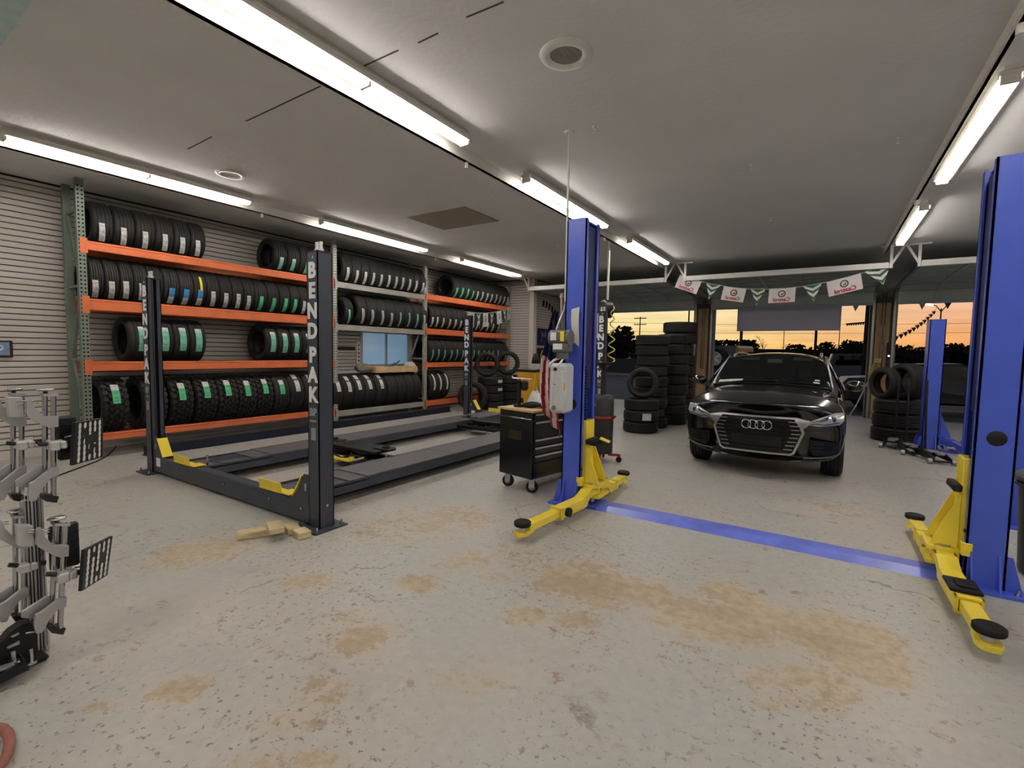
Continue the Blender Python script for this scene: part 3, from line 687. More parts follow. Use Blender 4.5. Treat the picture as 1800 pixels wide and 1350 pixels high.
# cross beams with gusset ends
for cy, sg in ((CY0, 1), (CY1, -1)):
    y0, y1 = cy-0.075, cy+0.085
    xa, xb = CX0+HS+0.003, CX1-HS-0.003
    m = MB()
    # front plate with raised ends, then the box behind
    prof = [(xa, 0.03), (xb, 0.03), (xb, 0.44), (xb-0.09, 0.44), (xb-0.19, 0.26), (xb-0.30, 0.205), (xa+0.30, 0.205), (xa+0.19, 0.26), (xa+0.09, 0.44), (xa, 0.44)]
    xf = Matrix(((1,0,0,-CX0),(0,0,-1,-CY0),(0,1,0,0),(0,0,0,1)))
    yy = cy-0.055
    m.prism(prof, -yy, -(yy+0.012), xf)
    yy = cy+0.055-0.012
    m.prism(prof, -yy, -(yy+0.012), xf)
    m.box(l4((xa, cy-0.043, 0.03)), l4((xb, cy+0.043, 0.045))).box(l4((xa+0.02, cy-0.043, 0.195)), l4((xb-0.02, cy+0.043, 0.207)))
    cb = m.build('cross_beam', LIFT_GREY, lift4)
    MB().box(l4((xa+0.7, cy-0.062, 0.155)), l4((xb-0.7, cy-0.055, 0.172))).build('rub_rail', LIFT_GREY, cb)
    MB().box(l4((xa+0.07, cy-0.058, 0.10)), l4((xa+0.17, cy-0.0555, 0.20))).build('rating_plate', LETTER_WHITE, cb)
    for x in (xa+0.6, xa+1.6, xb-0.6, xb-0.12): MB().cyl(l4((x, cy-0.064, 0.14)), l4((x, cy-0.055, 0.14)), 0.012, 8).build('bolt', CHROME, cb)
    for x, s in ((xa, 1), (xb, -1)):
        MB().box(l4((x+s*0.05, cy-0.06, 0.30)), l4((x+s*0.075, cy-0.052, 0.36))).build('latch_roller', GREY_SILVER, cb)
# runways
RW = [(-6.06, -5.57), (-4.35, -3.86)]
TOPM = mat('runway_top', (96, 94, 98), 0.5, 0.1, 0.4, 0.25, 9, 0.08, 40, stretch=(6,1,1))
for ri, (xa, xb) in enumerate(RW):
    ya, yb = CY0+0.06, CY1-0.06
    rw = bpy.data.objects.new('runway', None); COL.objects.link(rw); rw.parent = lift4; rw.location = l4((xa, ya, 0)); rw.empty_display_size = 0.1
    w = xb-xa; L_ = yb-ya
    MB().box((0, 0, 0.085), (0.012, L_, 0.205)).box((w-0.012, 0, 0.085), (w, L_, 0.205)).box((0.0, 0, 0.085), (w, L_, 0.095)).build('side_channel', LIFT_GREY, rw)
    MB().box((-0.004, 0.75, 0.195), (w+0.004, L_, 0.215), None, 0.005).build('deck_plate', TOPM, rw)
    MB().box((0.0, 0.0, 0.17), (w, 0.75, 0.182)).build('turnplate_recess', TOPM, rw)
    MB().lathe([(0.0, 0.188), (0.19, 0.188), (0.19, 0.182)], 28, 'Z', Matrix.Translation((w/2, 0.36, 0))).build('turnplate', LIFT_GREY, rw)
    MB().box((0.02, 0.55, 0.18), (w-0.02, 0.75, 0.2)).build('filler_plate', TOPM, rw)
    MB().box((-0.002, 2.1, 0.2152), (w+0.002, 2.106, 0.2158)).build('joint', HOLE, rw)
    # yellow front wheel stop: upright plate across the runway end with a folded foot
    st = MB().obox((w/2-0.04, -0.115, 0.262), (w*0.72, 0.010, 0.095), rx=0.18, bev=0.004).obox((w/2+0.18, -0.06, 0.222), (0.14, 0.12, 0.010)).obox((w/2-0.04, -0.075, 0.219), (w*0.72, 0.09, 0.010))
    st.build('wheel_stop', YELLOW, rw)
    MB().cyl((w/2+0.16, 0.06, 0.19), (w/2+0.16, 0.06, 0.29), 0.008, 8).cyl((w/2+0.16, 0.06, 0.29), (w/2+0.16, 0.06, 0.305), 0.016, 10).build('locking_pin', CHROME, rw)
    # rear ramp stop
    MB().obox((w/2, L_+0.01, 0.24), (w*0.82, 0.012, 0.10), bev=0.004).build('wheel_stop', YELLOW, rw)
# yellow slanted guards at the cross beam ends
for cy in (CY0, CY1):
    for x, s in ((CX0+HS, 1), (CX1-HS, -1)):
        a = Vector(l4((x+s*0.115, cy-0.01, 0.425))); b = Vector(l4((x+s*0.255, cy-0.01, 0.225)))
        MB().bar(a, b, 0.105, 0.010, (s, 0, 0.5)).build('corner_guard', YELLOW, lift4)
# rolling bridge jacks between the runways
def bridge_jack(y, label, yellow):
    t = thing('bridge_jack', label, 'jack', ((RW[0][1]+RW[1][0])/2, y, 0.0))
    hx = (RW[1][0]-RW[0][1])/2
    BJ = mat('jack_black', (24, 24, 26), 0.35, 0.2, 0.5, 0.2, 9)
    MB().box((-hx-0.03, -0.19, 0.10), (hx+0.03, -0.13, 0.16), None, 0.005).box((-hx-0.03, 0.13, 0.10), (hx+0.03, 0.19, 0.16), None, 0.005).build('cross_rail', BJ, t)
    MB().box((-hx*0.72, -0.16, 0.09), (hx*0.72, 0.16, 0.125), None, 0.006).build('base_tray', BJ, t)
    for sy in (-0.11, 0.11):
        MB().bar((-hx*0.62, sy, 0.13), (hx*0.5, sy, 0.235), 0.02, 0.05, (0, 0, 1)).build('scissor_arm', BJ, t)
        MB().bar((hx*0.62, sy, 0.13), (-hx*0.5, sy, 0.235), 0.02, 0.05, (0, 0, 1)).build('scissor_arm', BJ, t)
        for x in (-hx*0.6, 0, hx*0.6): MB().cyl((x, sy-0.02, 0.15 if x else 0.185), (x, sy+0.02, 0.15 if x else 0.185), 0.016, 10).build('pivot_pin', CHROME, t)
    MB().box((-hx*0.55, -0.17, 0.235), (hx*0.8, 0.17, 0.275), None, 0.008).build('top_platform', BJ, t)
    for s in (-1, 1):
        MB().box((s*hx*0.55, -0.07, 0.275), (s*hx*0.98, 0.07, 0.295), None, 0.004).build('extension_arm', DARK_STEEL, t)
        MB().cyl((s*hx*0.8, 0, 0.295), (s*hx*0.8, 0, 0.315), 0.045, 16).build('lift_pad', BLACK_RUBBER, t)
    MB().tube([(-hx*0.5, -0.2, 0.16), (-hx*0.2, -0.30, 0.20), (hx*0.1, -0.32, 0.17), (hx*0.4, -0.28, 0.22), (hx*0.55, -0.2, 0.18)], 0.012, 8).build('air_hose', BLACK_RUBBER, t)
    if yellow:
        MB().box((-hx*0.6, -0.34, 0.14), (hx*0.35, -0.24, 0.175), None, 0.006).cyl((hx*0.35, -0.29, 0.15), (hx*0.35, -0.29, 0.20), 0.03, 10).build('pump_lever', YELLOW, t)
        MB().cyl((hx*0.42, -0.29, 0.16), (hx*0.62, -0.24, 0.2), 0.014, 8).build('handle', CHROME, t)
bridge_jack(4.10, 'low black scissor bridge jack with a yellow lever between the lift runways', True)
bridge_jack(7.0, 'black scissor bridge jack between the runways toward the far lift columns', False)
# wooden blocks beside the near column
def block(px, py, sz, rz, z0, label):
    c = back(px, py, z0)
    o = MB().box((-sz[0]/2, -sz[1]/2, 0), (sz[0]/2, sz[1]/2, sz[2]), None, 0.006).build('wood_block', WOOD); o.location = (c.x, c.y, z0); o.rotation_euler = (0, 0, rz)
    tag(o, label, 'wood block'); return o
block(455, 942, (0.30, 0.085, 0.06), 1.10, 0, 'longest pale wooden offcut lying flat by the lift column base')
block(484, 932, (0.20, 0.11, 0.045), -0.42, 0.06, 'wooden block resting on top of the longest offcut')
block(512, 935, (0.15, 0.10, 0.055), -0.25, 0, 'wooden block between the offcut pile and the lift column')
block(531, 944, (0.12, 0.10, 0.06), -0.20, 0, 'short wooden block touching the lift column base plate')
# ================================================================== TWO POST LIFT (blue)
def two_post(label, cx, cy, gap, h, arms, yaw=0.0, decal=None, extras=True):
    t = thing('two_post_lift', label, 'vehicle lift', (cx, cy, 0), yaw)
    parts = {}
    for s in (-1, 1):
        o = bpy.data.objects.new('post', None); COL.objects.link(o); o.parent = t; o.location = (s*gap/2, 0, 0); o.empty_display_size = 0.1
        # channel open towards the other post; local +x of this frame points outwards for s = 1
        a = s*0.20; i = 0.0; w = 0.16; k = 0.012
        m = MB()
        m.box((a-s*k, -w, 0.02), (a, w, h)).box((i, -w, 0.02), (a, -w+k, h)).box((i, w-k, 0.02), (a, w, h))
        m.box((i, -w, 0.02), (i+s*k, -w+0.055, h)).box((i, w-0.055, 0.02), (i+s*k, w, h))
        m.box((i+s*0.04, -w+k, h-0.012), (a, w-k, h)).box((i+s*0.045, -w+0.05, 0.02), (i+s*0.055, -w+0.062, h)).build('column', STEEL_BLUE, o)
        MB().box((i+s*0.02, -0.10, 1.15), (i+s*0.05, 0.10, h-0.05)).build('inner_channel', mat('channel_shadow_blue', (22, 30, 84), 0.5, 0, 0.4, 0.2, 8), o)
        MB().cyl((i+s*0.035, -0.085, 0.3), (i+s*0.035, -0.085, h-0.05), 0.008, 8).build('cable', CABLE, o)
        ch = MB(); z = 0.75
        while z < 1.38: ch.box((i+s*0.006, -0.062, z), (i+s*0.03, -0.030, z+0.02)); z += 0.03
        c_ = ch.build('chain', BLACK_PLASTIC, o)
        MB().box((-s*0.07, -0.25, 0), (a+s*0.10, 0.25, 0.02)).build('base_plate', STEEL_BLUE, o)
        gz = 0.24
        for gy in (-w+0.006, w-0.018):
            xf = Matrix(((1,0,0,0),(0,0,-1,gy),(0,1,0,0),(0,0,0,1)))
            MB().prism([(a, 0.02), (a+s*0.085, 0.02), (a+s*0.03, gz), (a, gz)], 0, -0.012, xf).build('gusset', STEEL_BLUE, o)
        for gx in (0.03, 0.165):
            xf = Matrix(((0,0,1,s*gx),(1,0,0,0),(0,1,0,0),(0,0,0,1)))
            MB().prism([(-w, 0.02), (-w-0.08, 0.02), (-w-0.008, gz), (-w, gz)], -0.006, 0.006, xf).build('gusset', STEEL_BLUE, o)
        for bx_, by_ in ((-0.045, -0.21), (0.25, -0.21), (0.25, 0.21), (-0.045, 0.21)):
            MB().cyl((s*bx_, by_, 0.02), (s*bx_, by_, 0.032), 0.017, 6).cyl((s*bx_, by_, 0.032), (s*bx_, by_, 0.06), 0.009, 8).build('anchor_bolt', CHROME, o)
        if extras: MB().lathe([(0.0, -0.004), (0.046, -0.003), (0.05, 0.0)], 24, 'Y', Matrix.Translation((s*0.105, -w, 1.0))).build('hole_cover', BLACK_PLASTIC, o)
        # carriage
        cz = 0.84 if extras else 0.7
        g = bpy.data.objects.new('carriage', None); COL.objects.link(g); g.parent = t; g.location = (s*gap/2, 0, 0); g.empty_display_size = 0.1
        CM = YELLOW if extras else STEEL_BLUE
        m = MB().box((-s*0.03, -0.095, 0.22), (s*0.035, 0.095, cz), None, 0.006)
        m.build('slide', CM, g)
        for gy in (-0.10, 0.085):
            xf = Matrix(((1,0,0,0),(0,0,-1,gy),(0,1,0,0),(0,0,0,1)))
            MB().prism([(-s*0.03, 0.23), (-s*0.17, 0.23), (-s*0.15, 0.30), (-s*0.03, 0.60)], 0, -0.016, xf).build('gusset', CM, g)
        MB().box((-s*0.19, -0.13, 0.10), (-s*0.02, 0.13, 0.125)).box((-s*0.19, -0.13, 0.20), (-s*0.02, 0.13, 0.225)).box((-s*0.04, -0.13, 0.125), (-s*0.02, 0.13, 0.2)).build('arm_bracket', CM, g)
        if extras:
            MB().obox((-s*0.055, -0.02, 0.64), (0.05, 0.22, 0.05), rz=0.0, ry=s*0.05, bev=0.01).build('door_bumper', BLACK_RUBBER, g)
            if s == -1:
                MB().tube([(0.04, -0.05, 0.62), (0.10, -0.06, 0.615), (0.15, -0.03, 0.64)], 0.022, 8).build('bumper_arm', BLACK_RUBBER, g)
                MB().obox((0.19, -0.02, 0.66), (0.10, 0.09, 0.012), rz=0.2, ry=0.35, bev=0.003).build('bumper_plate', YELLOW, g)
            for sy in (-1, 1):
                MB().cyl((s*0.005, sy*0.135, 0.23), (s*0.005, sy*0.135, 0.36), 0.006, 8).cyl((s*0.005, sy*0.135, 0.355), (s*0.005, sy*0.135, 0.375), 0.017, 12).build('release_pin', BLACK_PLASTIC, g)
                MB().box((-s*0.02, sy*0.135-0.03, 0.20), (s*0.035, sy*0.135+0.03, 0.29), None, 0.005).build('pin_housing', CM, g)
        # two swing arms each: inner box, telescoping box, pad
        for sy, ang, inner, outer in arms[s]:
            ar = bpy.data.objects.new('swing_arm', None); COL.objects.link(ar); ar.parent = t; ar.location = (s*gap/2-s*0.10, sy*0.075, 0); ar.rotation_euler = (0, 0, ang); ar.empty_display_size = 0.1
            # local +x runs along the arm
            m = MB()
            prof = [(-0.06, 0.13), (0.13, 0.13), (0.25, 0.055), (inner, 0.055), (inner, 0.135), (0.27, 0.135), (0.12, 0.198), (-0.06, 0.198)]
            xf = Matrix(((1,0,0,0),(0,0,-1,0),(0,1,0,0),(0,0,0,1)))
            m.prism([(-0.06, 0.128), (0.16, 0.128), (0.20, 0.06), (inner, 0.06), (inner, 0.068), (0.21, 0.068), (0.16, 0.14), (-0.06, 0.14)], -0.055, 0.055, xf)
            m.prism([(-0.06, 0.19), (0.12, 0.19), (0.24, 0.135), (inner, 0.135), (inner, 0.143), (0.245, 0.143), (0.125, 0.198), (-0.06, 0.198)], -0.055, 0.055, xf)
            m.prism(prof, 0.047, 0.055, xf); m.prism(prof, -0.055, -0.047, xf)
            m.build('inner_arm', CM, ar)
            m = MB().box((inner-0.04, -0.062, 0.05), (inner+0.0, 0.062, 0.066)).box((inner-0.04, -0.062, 0.137), (inner, 0.062, 0.150)).box((inner-0.04, 0.055, 0.05), (inner, 0.062, 0.15)).box((inner-0.04, -0.062, 0.05), (inner, -0.055, 0.15))
            m.build('arm_collar', CM, ar)
            m = MB().box((inner-0.06, -0.043, 0.07), (inner+outer, 0.043, 0.133), None, 0.005)
            m.build('outer_arm', CM, ar)
            e = inner+outer
            MB().prism([(e-0.06, -0.043), (e+0.06, -0.055), (e+0.11, -0.035), (e+0.12, 0.0), (e+0.11, 0.035), (e+0.06, 0.055), (e-0.06, 0.043)], 0.055, 0.082).build('pad_tongue', CM, ar)
            MB().cyl((e+0.045, 0, 0.082), (e+0.045, 0, 0.125), 0.032, 16).build('pad_screw', CHROME, ar)
            MB().lathe([(0.0, 0.125), (0.062, 0.125), (0.068, 0.132), (0.068, 0.158), (0.060, 0.164), (0.05, 0.160), (0.03, 0.164), (0.0, 0.160)], 28, 'Z', Matrix.Translation((e+0.045, 0, 0))).build('lift_pad', BLACK_RUBBER, ar)
            MB().cyl((0, 0, 0.05), (0, 0, 0.225), 0.028, 14).cyl((0, 0, 0.225), (0, 0, 0.24), 0.045, 14).build('pivot_pin', CHROME, ar)
            if extras and s == 1 and sy < 0:
                MB().obox((inner-0.17, 0, 0.156), (0.20, 0.15, 0.022), bev=0.006).obox((inner-0.16, 0.01, 0.172), (0.10, 0.09, 0.012), bev=0.004).build('rubber_mat', BLACK_RUBBER, ar)
            if extras and s == -1 and sy < 0:
                MB().cyl((inner-0.1, 0.055, 0.10), (inner-0.1, 0.085, 0.10), 0.04, 14).build('stop_roller', BLACK_RUBBER, ar)
    # floor plate over the cables
    g = gap/2-0.02
    xf = Matrix(((0,0,1,0),(1,0,0,0),(0,1,0,0),(0,0,0,1)))
    fp = MB().prism([(-0.165, 0.0), (0.115, 0.0), (0.06, 0.036), (-0.075, 0.036)], -g+0.16, g-0.05, xf)
    fp.build('floor_plate', mat('floor_plate_blue', (104, 120, 216), 0.3, 0, 0.5, 0.2, 5, 0.04, 60), t)
    MB().box((-g+0.02, -0.165, 0), (-g+0.16, 0.115, 0.03)).build('cover_end', STEEL_BLUE, t); MB().box((g-0.05, -0.165, 0), (g, 0.115, 0.03)).build('cover_end', STEEL_BLUE, t)
    return t
# inner faces of the posts stand at x = -1.93 and 0.85, column front face at y = 4.25
gap = 2.79; cx = -0.545; cy = 4.42
arms = {-1: [(-1, -PI/2-0.09, 0.66, 0.44), (1, PI/2+0.02, 0.42, 0.30)], 1: [(-1, -PI/2+0.02, 0.70, 0.30), (1, PI/2+0.03, 0.46, 0.32)]}
lift2 = two_post('bright blue two-post lift with yellow arms, motor and floor plate', cx, cy, gap, 2.775, arms)
# power unit on the near post: motor, valve block, white tank
px0 = cx-gap/2-0.11
MG = mat('motor_grey', (98, 102, 100), 0.5, 0.1, 0.4, 0.12, 8)
pu = bpy.data.objects.new('power_unit', None); COL.objects.link(pu); pu.parent = lift2; pu.location = (px0-cx-0.03, 4.24-cy-0.02, 0); pu.empty_display_size = 0.1
MB().cyl((-0.14, -0.09, 1.64), (0.07, -0.09, 1.64), 0.075, 20).box((-0.13, -0.16, 1.60), (0.06, -0.02, 1.71), None, 0.02).build('motor', MG, pu)
MB().box((-0.10, -0.15, 1.50), (0.06, -0.02, 1.60), None, 0.012).cyl((-0.02, -0.08, 1.44), (-0.02, -0.08, 1.50), 0.06, 14).build('valve_block', MG, pu)
MB().box((-0.11, -0.1665, 1.615), (-0.05, -0.161, 1.69)).build('motor_plate', LETTER_WHITE, pu)
MB().box((-0.005, -0.1665, 1.605), (0.035, -0.161, 1.70)).build('warning_label', YELLOW, pu)
MB().box((-0.085, -0.1555, 1.53), (0.01, -0.1495, 1.585)).build('motor_plate', LETTER_WHITE, pu)
TANK = mat('tank_translucent_white', (204, 208, 210), 0.35, 0, 0.4, 0.12, 3)
MB().box((-0.105, -0.19, 0.93), (0.075, 0.0, 1.40), None, 0.028).box((-0.09, -0.197, 0.97), (-0.05, -0.18, 1.33), None, 0.005).box((0.02, -0.197, 0.97), (0.06, -0.18, 1.33), None, 0.005).build('tank', TANK, pu)
MB().cyl((-0.04, -0.20, 0.98), (-0.04, -0.188, 0.98), 0.022, 14).build('drain_plug', CHROME, pu)
MB().cyl((-0.035, -0.20, 1.345), (-0.035, -0.188, 1.345), 0.016, 14).build('filler_cap', BLACK_PLASTIC, pu)
MB().box((0.035, -0.1935, 1.15), (0.07, -0.189, 1.22)).build('warning_label', mat('label_orange', (226, 160, 44), 0.5, 0, 0.3, 0.1, 20), pu)
MB().box((-0.065, -0.1955, 1.20), (-0.03, -0.19, 1.205)).build('level_mark', PRINT, pu)
MB().tube([(-0.02, -0.08, 1.46), (-0.08, -0.13, 1.43), (-0.12, -0.15, 1.39), (-0.13, -0.14, 1.36)], 0.012, 8).tube([(0.0, -0.1, 1.45), (0.01, -0.17, 1.41), (-0.02, -0.19, 1.36)], 0.01, 8).build('hydraulic_hose', LETTER_WHITE, pu)
MB().cyl((-0.1, -0.09, 1.71), (-0.13, -0.09, 1.80), 0.008, 8).build('lever', BLACK_PLASTIC, pu)
# sheet of paper taped to the post
sh = MB(); sh.smooth = True
sh.grid(lambda u, v: (0.02+0.085*u+0.02*v*(1-0.6*u), -0.172-0.012*math.sin(v*5)-0.02*v, 1.92-0.38*v*(0.80+0.2*u)+0.02*u), 4, 10)
po = sh.build('paper_sheet', mat('paper_cream', (222, 220, 204), 0.7, 0, 0.2, 0.06, 8), None); po.location = (cx-gap/2-0.15, cy, 0); tag(po, 'curled sheet of white paper taped to the blue lift post', 'paper')
# conduit from the ceiling
cpx = cx-gap/2-0.235
cn = thing('conduit', 'thin white conduit dropping from the ceiling to the blue lift motor', 'conduit', (cpx, cy-0.10, 0))
MB().cyl((0, 0, 1.98), (0, 0, CEIL), 0.011, 10).build('pipe', WHITE_PAINT, cn)
MB().tube([(0, 0, 2.0), (0.0, -0.02, 1.92), (-0.02, -0.05, 1.84), (-0.035, -0.09, 1.75), (-0.03, -0.12, 1.70)], 0.012, 8).build('flexible_end', ALU_MATT, cn)
MB().cyl((0, 0, CEIL-0.02), (0, 0, CEIL), 0.05, 16).build('ceiling_rose', WHITE_PAINT, cn)
# second blue lift further back on the right
arms2 = {-1: [(-1, -PI/2+0.9, 0.42, 0.3), (1, PI/2-0.9, 0.42, 0.3)], 1: [(-1, -PI/2-0.9, 0.42, 0.3), (1, PI/2+0.9, 0.42, 0.3)]}
two_post('distant plain blue two-post lift near the overhead door', 2.985, 10.4, 2.75, 2.14, arms2, 0.0, None, False)
# ================================================================== BLACK CAR
PAINT = mat('black_car_paint', (9, 9, 10), 0.18, 0, 0.5, 0.0, coat=1.0)
GLASS = mat('car_glass', (22, 28, 27), 0.03, 0, 0.5, alpha=0.62)
GRILLE = mat('car_grille_black', (10, 10, 11), 0.35, 0, 0.4, 0.2, 20)
TRIM = mat('car_satin_silver', (196, 196, 198), 0.28, 0.9, 0.5, 0.04, 8)
INTER = mat('car_interior', (30, 30, 31), 0.75, 0, 0.3, 0.15, 9)
LENS = mat('headlight_lens', (196, 200, 204), 0.12, 0.55, 0.7, 0.0, 14, col2=None)
car = thing('car', 'black compact SUV with silver framed grille parked facing into the garage', 'car', (-0.65, 6.5, 0), -0.01)
def nose(x, z):
    """how far back the front surface lies at height z, x off centre"""
    return 0.34*(abs(x)/0.9)**2.7 + 0.22*max(0, (z-0.72)/0.25)**2 + 0.10*max(0, (0.40-z)/0.2)**2
def arch(y, c, R=0.385):
    return 0.34+math.sqrt(max(0, R*R-(y-c)**2))
def st(y, prof, curve=0.0):
    out = []
    for x, z in prof: out.append((x, y + curve*nose(x, z), z))
    return out
def mid(y, zb, side, top):
    """side: x at widest; arches handled"""
    return [(0, zb), (0.60, zb)] + side + top
S = []
S.append(st(0.0, [(0, .24), (.45, .24), (.80, .27), (.885, .46), (.89, .66), (.80, .80), (.60, .875), (.30, .905), (0, .915)], 1.0))
S.append(st(0.14, [(0, .22), (.50, .22), (.84, .26), (.90, .46), (.90, .70), (.815, .87), (.60, .945), (.30, .975), (0, .985)], 0.70))
S.append(st(0.34, [(0, .22), (.58, .22), (.875, .27), (.905, .50), (.905, .76), (.83, .925), (.60, .995), (.30, 1.022), (0, 1.03)], 0.35))
for y in (0.50, 0.58, 0.72, 0.88, 1.04, 1.18, 1.26):
    za = arch(y, 0.88); c = max(0, 0.12-0.3*(y-0.5)); hz = 1.03+0.075*(y-0.34)/0.8
    zs = max(za, 0.27)
    pr_ = [(0, .24), (.62, max(.24, zs-.03)), (.885, zs), (.915, max(zs+.02, .50)), (.912, max(.80, zs+.05)), (.845+.02*(y-.5), .945+.06*(y-.5)), (.62, hz-.032), (.30, hz-.008), (0, hz)]
    if y > 1.2: pr_[5:] = [(.865, 1.005), (.815, 1.035), (.745, 1.065), (0, 1.112)]
    S.append(st(y, pr_, c))
LOW = [(0, .24), (.60, .24), (.86, .27), (.90, .46), (.915, .80)]
S.append(st(1.60, LOW+[(.885, 1.03), (.785, 1.215), (.700, 1.295), (0, 1.345)]))
S.append(st(1.96, LOW+[(.89, 1.035), (.755, 1.31), (.635, 1.505), (0, 1.55)]))
S.append(st(2.55, LOW+[(.89, 1.045), (.75, 1.32), (.60, 1.545), (0, 1.585)]))
for y in (3.10, 3.18, 3.32, 3.48, 3.64, 3.78, 3.86):
    za = max(arch(y, 3.48), 0.27); f = (y-2.55)/1.5
    S.append(st(y, [(0, .26), (.62, max(.26, za-.03)), (.885, za), (.912, max(za+.02, .5)), (.915, max(.80, za+.05)), (.885, 1.055), (.745-.03*f, 1.32), (.595-.03*f, 1.54-.05*f*f), (0, 1.58-.06*f*f)]))
S.append(st(4.14, [(0, .28), (.60, .28), (.84, .32), (.885, .5), (.88, .80), (.82, 1.05), (.69, 1.27), (.54, 1.42), (0, 1.47)]))
S.append(st(4.34, [(0, .30), (.55, .30), (.78, .34), (.82, .5), (.81, .80), (.73, 1.02), (.62, 1.06), (.45, 1.08), (0, 1.09)]))
NS, NP = len(S), 9
body = MB(); body.smooth = True
idx = {}
for i, s_ in enumerate(S):
    for k, p in enumerate(s_):
        idx[(i, k, 1)] = len(body.v); body.v.append(Vector(p))
        if p[0] > 1e-6:
            idx[(i, k, -1)] = len(body.v); body.v.append(Vector((-p[0], p[1], p[2])))
        else: idx[(i, k, -1)] = idx[(i, k, 1)]
iW0, iW1 = 9, 11       # stations at the windscreen foot and head
def skip(i, k):
    if iW0 <= i < iW1 and k == 7: return True              # windscreen
    if 10 <= i < 17 and k == 5: return False
    return False
for i in range(NS-1):
    for k in range(NP-1):
        if skip(i, k): continue
        for s in (1, -1):
            q = [idx[(i,k,s)], idx[(i+1,k,s)], idx[(i+1,k+1,s)], idx[(i,k+1,s)]]
            body.f.append(q if s == 1 else q[::-1]); body.m.append(0); body.sm.append(True)
for i in (0, NS-1):
    for k in range(NP-1):
        a = [idx[(i,k,1)], idx[(i,k+1,1)], idx[(i,k+1,-1)], idx[(i,k,-1)]]
        u = []
        for v in a:
            if v not in u: u.append(v)
        if len(u) >= 3: body.f.append(u); body.m.append(0); body.sm.append(True)
bo = body.build('body', PAINT, car)
bm_ = bmesh.new(); bm_.from_mesh(bo.data); lay = bm_.edges.layers.float.new('crease_edge')
for e_ in bm_.edges:
    if e_.is_boundary: e_[lay] = 1.0
bm_.to_mesh(bo.data); bm_.free()
sub = bo.modifiers.new('sub', 'SUBSURF'); sub.levels = 2; sub.render_levels = 2
# front: black fascia insert, grille frame, slats, rings
def on_nose(x, z, out=0.0): return Vector((x, nose(x, z)+0.028-out, z))
def nose_plate(poly, out, thick, n=1):
    """plate over the nose whose outline is poly (x, z); subdivided by fan rows"""
    mb = MB(); N = len(poly); cxp = sum(p[0] for p in poly)/N; czp = sum(p[1] for p in poly)/N
    rings = 4; vs = []; fs = []
    for r in range(rings+1):
        f = r/rings
        for x, z in poly: vs.append(on_nose(cxp+(x-cxp)*f, czp+(z-czp)*f, out))
    for r in range(rings):
        for i in range(N):
            j = (i+1) % N
            if r == 0: fs.append((i, N+i, N+j))
            else: fs.append((r*N+i, (r+1)*N+i, (r+1)*N+j, r*N+j))
    b = len(vs)
    for x, z in poly: vs.append(on_nose(x, z, out-thick))
    for i in range(N): fs.append((rings*N+i, b+i, b+(i+1) % N, rings*N+(i+1) % N))
    mb.smooth = False; mb.add(vs, fs); return mb
def dens(poly, n=5):
    out = []
    for i in range(len(poly)):
        a, b = poly[i], poly[(i+1) % len(poly)]
        for k in range(n): out.append((a[0]+(b[0]-a[0])*k/n, a[1]+(b[1]-a[1])*k/n))
    return out
GI = [(-.395, .762), (.395, .762), (.452, .665), (.472, .605), (.39, .368), (.36, .350), (-.36, .350), (-.39, .368), (-.472, .605), (-.452, .665)]
GO = [(-.42, .782), (.42, .782), (.482, .68), (.50, .602), (.412, .355), (.37, .328), (-.37, .328), (-.412, .355), (-.50, .602), (-.482, .68)]
nose_plate(dens(GI, 4), 0.004, 0.03).build('grille_panel', GRILLE, car)
fm = MB(); A, B = dens(GO, 4), dens(GI, 4); n_ = len(A)
vs = [on_nose(x, z, 0.030) for x, z in A] + [on_nose(x, z, 0.034) for x, z in B] + [on_nose(x, z, -0.01) for x, z in A] + [on_nose(x, z, -0.005) for x, z in B]
fs = []
for i in range(n_):
    j = (i+1) % n_
    fs += [(i, j, n_+j, n_+i), (2*n_+i, 2*n_+j, j, i), (n_+i, n_+j, 3*n_+j, 3*n_+i)]
fm.add(vs, fs); fm.build('grille_frame', TRIM, car)
def xin(z):   # inner half width of the grille at height z
    return 0.472-(z-0.605)*0.35 if z > 0.605 else 0.372+(z-0.350)*0.38
for k in range(8):
    z = 0.400+k*0.047; w = xin(z)-0.005
    m = MB(); pts = [on_nose(-w+2*w*i/12, z, 0.016) for i in range(13)]
    for a, b in zip(pts[:-1], pts[1:]): m.bar(a, b, 0.02, 0.012, (0, 0, 1))
    sl = m.build('grille_slat', GRILLE, car)
    for s in (-1, 1):
        MB().bar(on_nose(s*(w-0.09), z, 0.027), on_nose(s*w, z, 0.027), 0.006, 0.010, (0, 0, 1)).build('slat_tip', TRIM, sl)
MB().box((-0.27, 0.012, 0.43), (0.27, -0.022+0.028, 0.55), None, 0.004).build('plate_holder', mat('plate_black', (16, 16, 17), 0.4, 0, 0.4, 0.1, 12), car)
em = bpy.data.objects.new('emblem', None); COL.objects.link(em); em.parent = car; em.location = (0, 0, 0); em.empty_display_size = 0.1
for k in range(4):
    c = on_nose(-0.1125+0.075*k, 0.672, 0.036)
    MB().tube([(c.x+0.052*math.cos(t), c.y, c.z+0.052*math.sin(t)) for t in [2*PI*i/28 for i in range(28)]], 0.0085, 8, True).build('ring', CHROME, em)
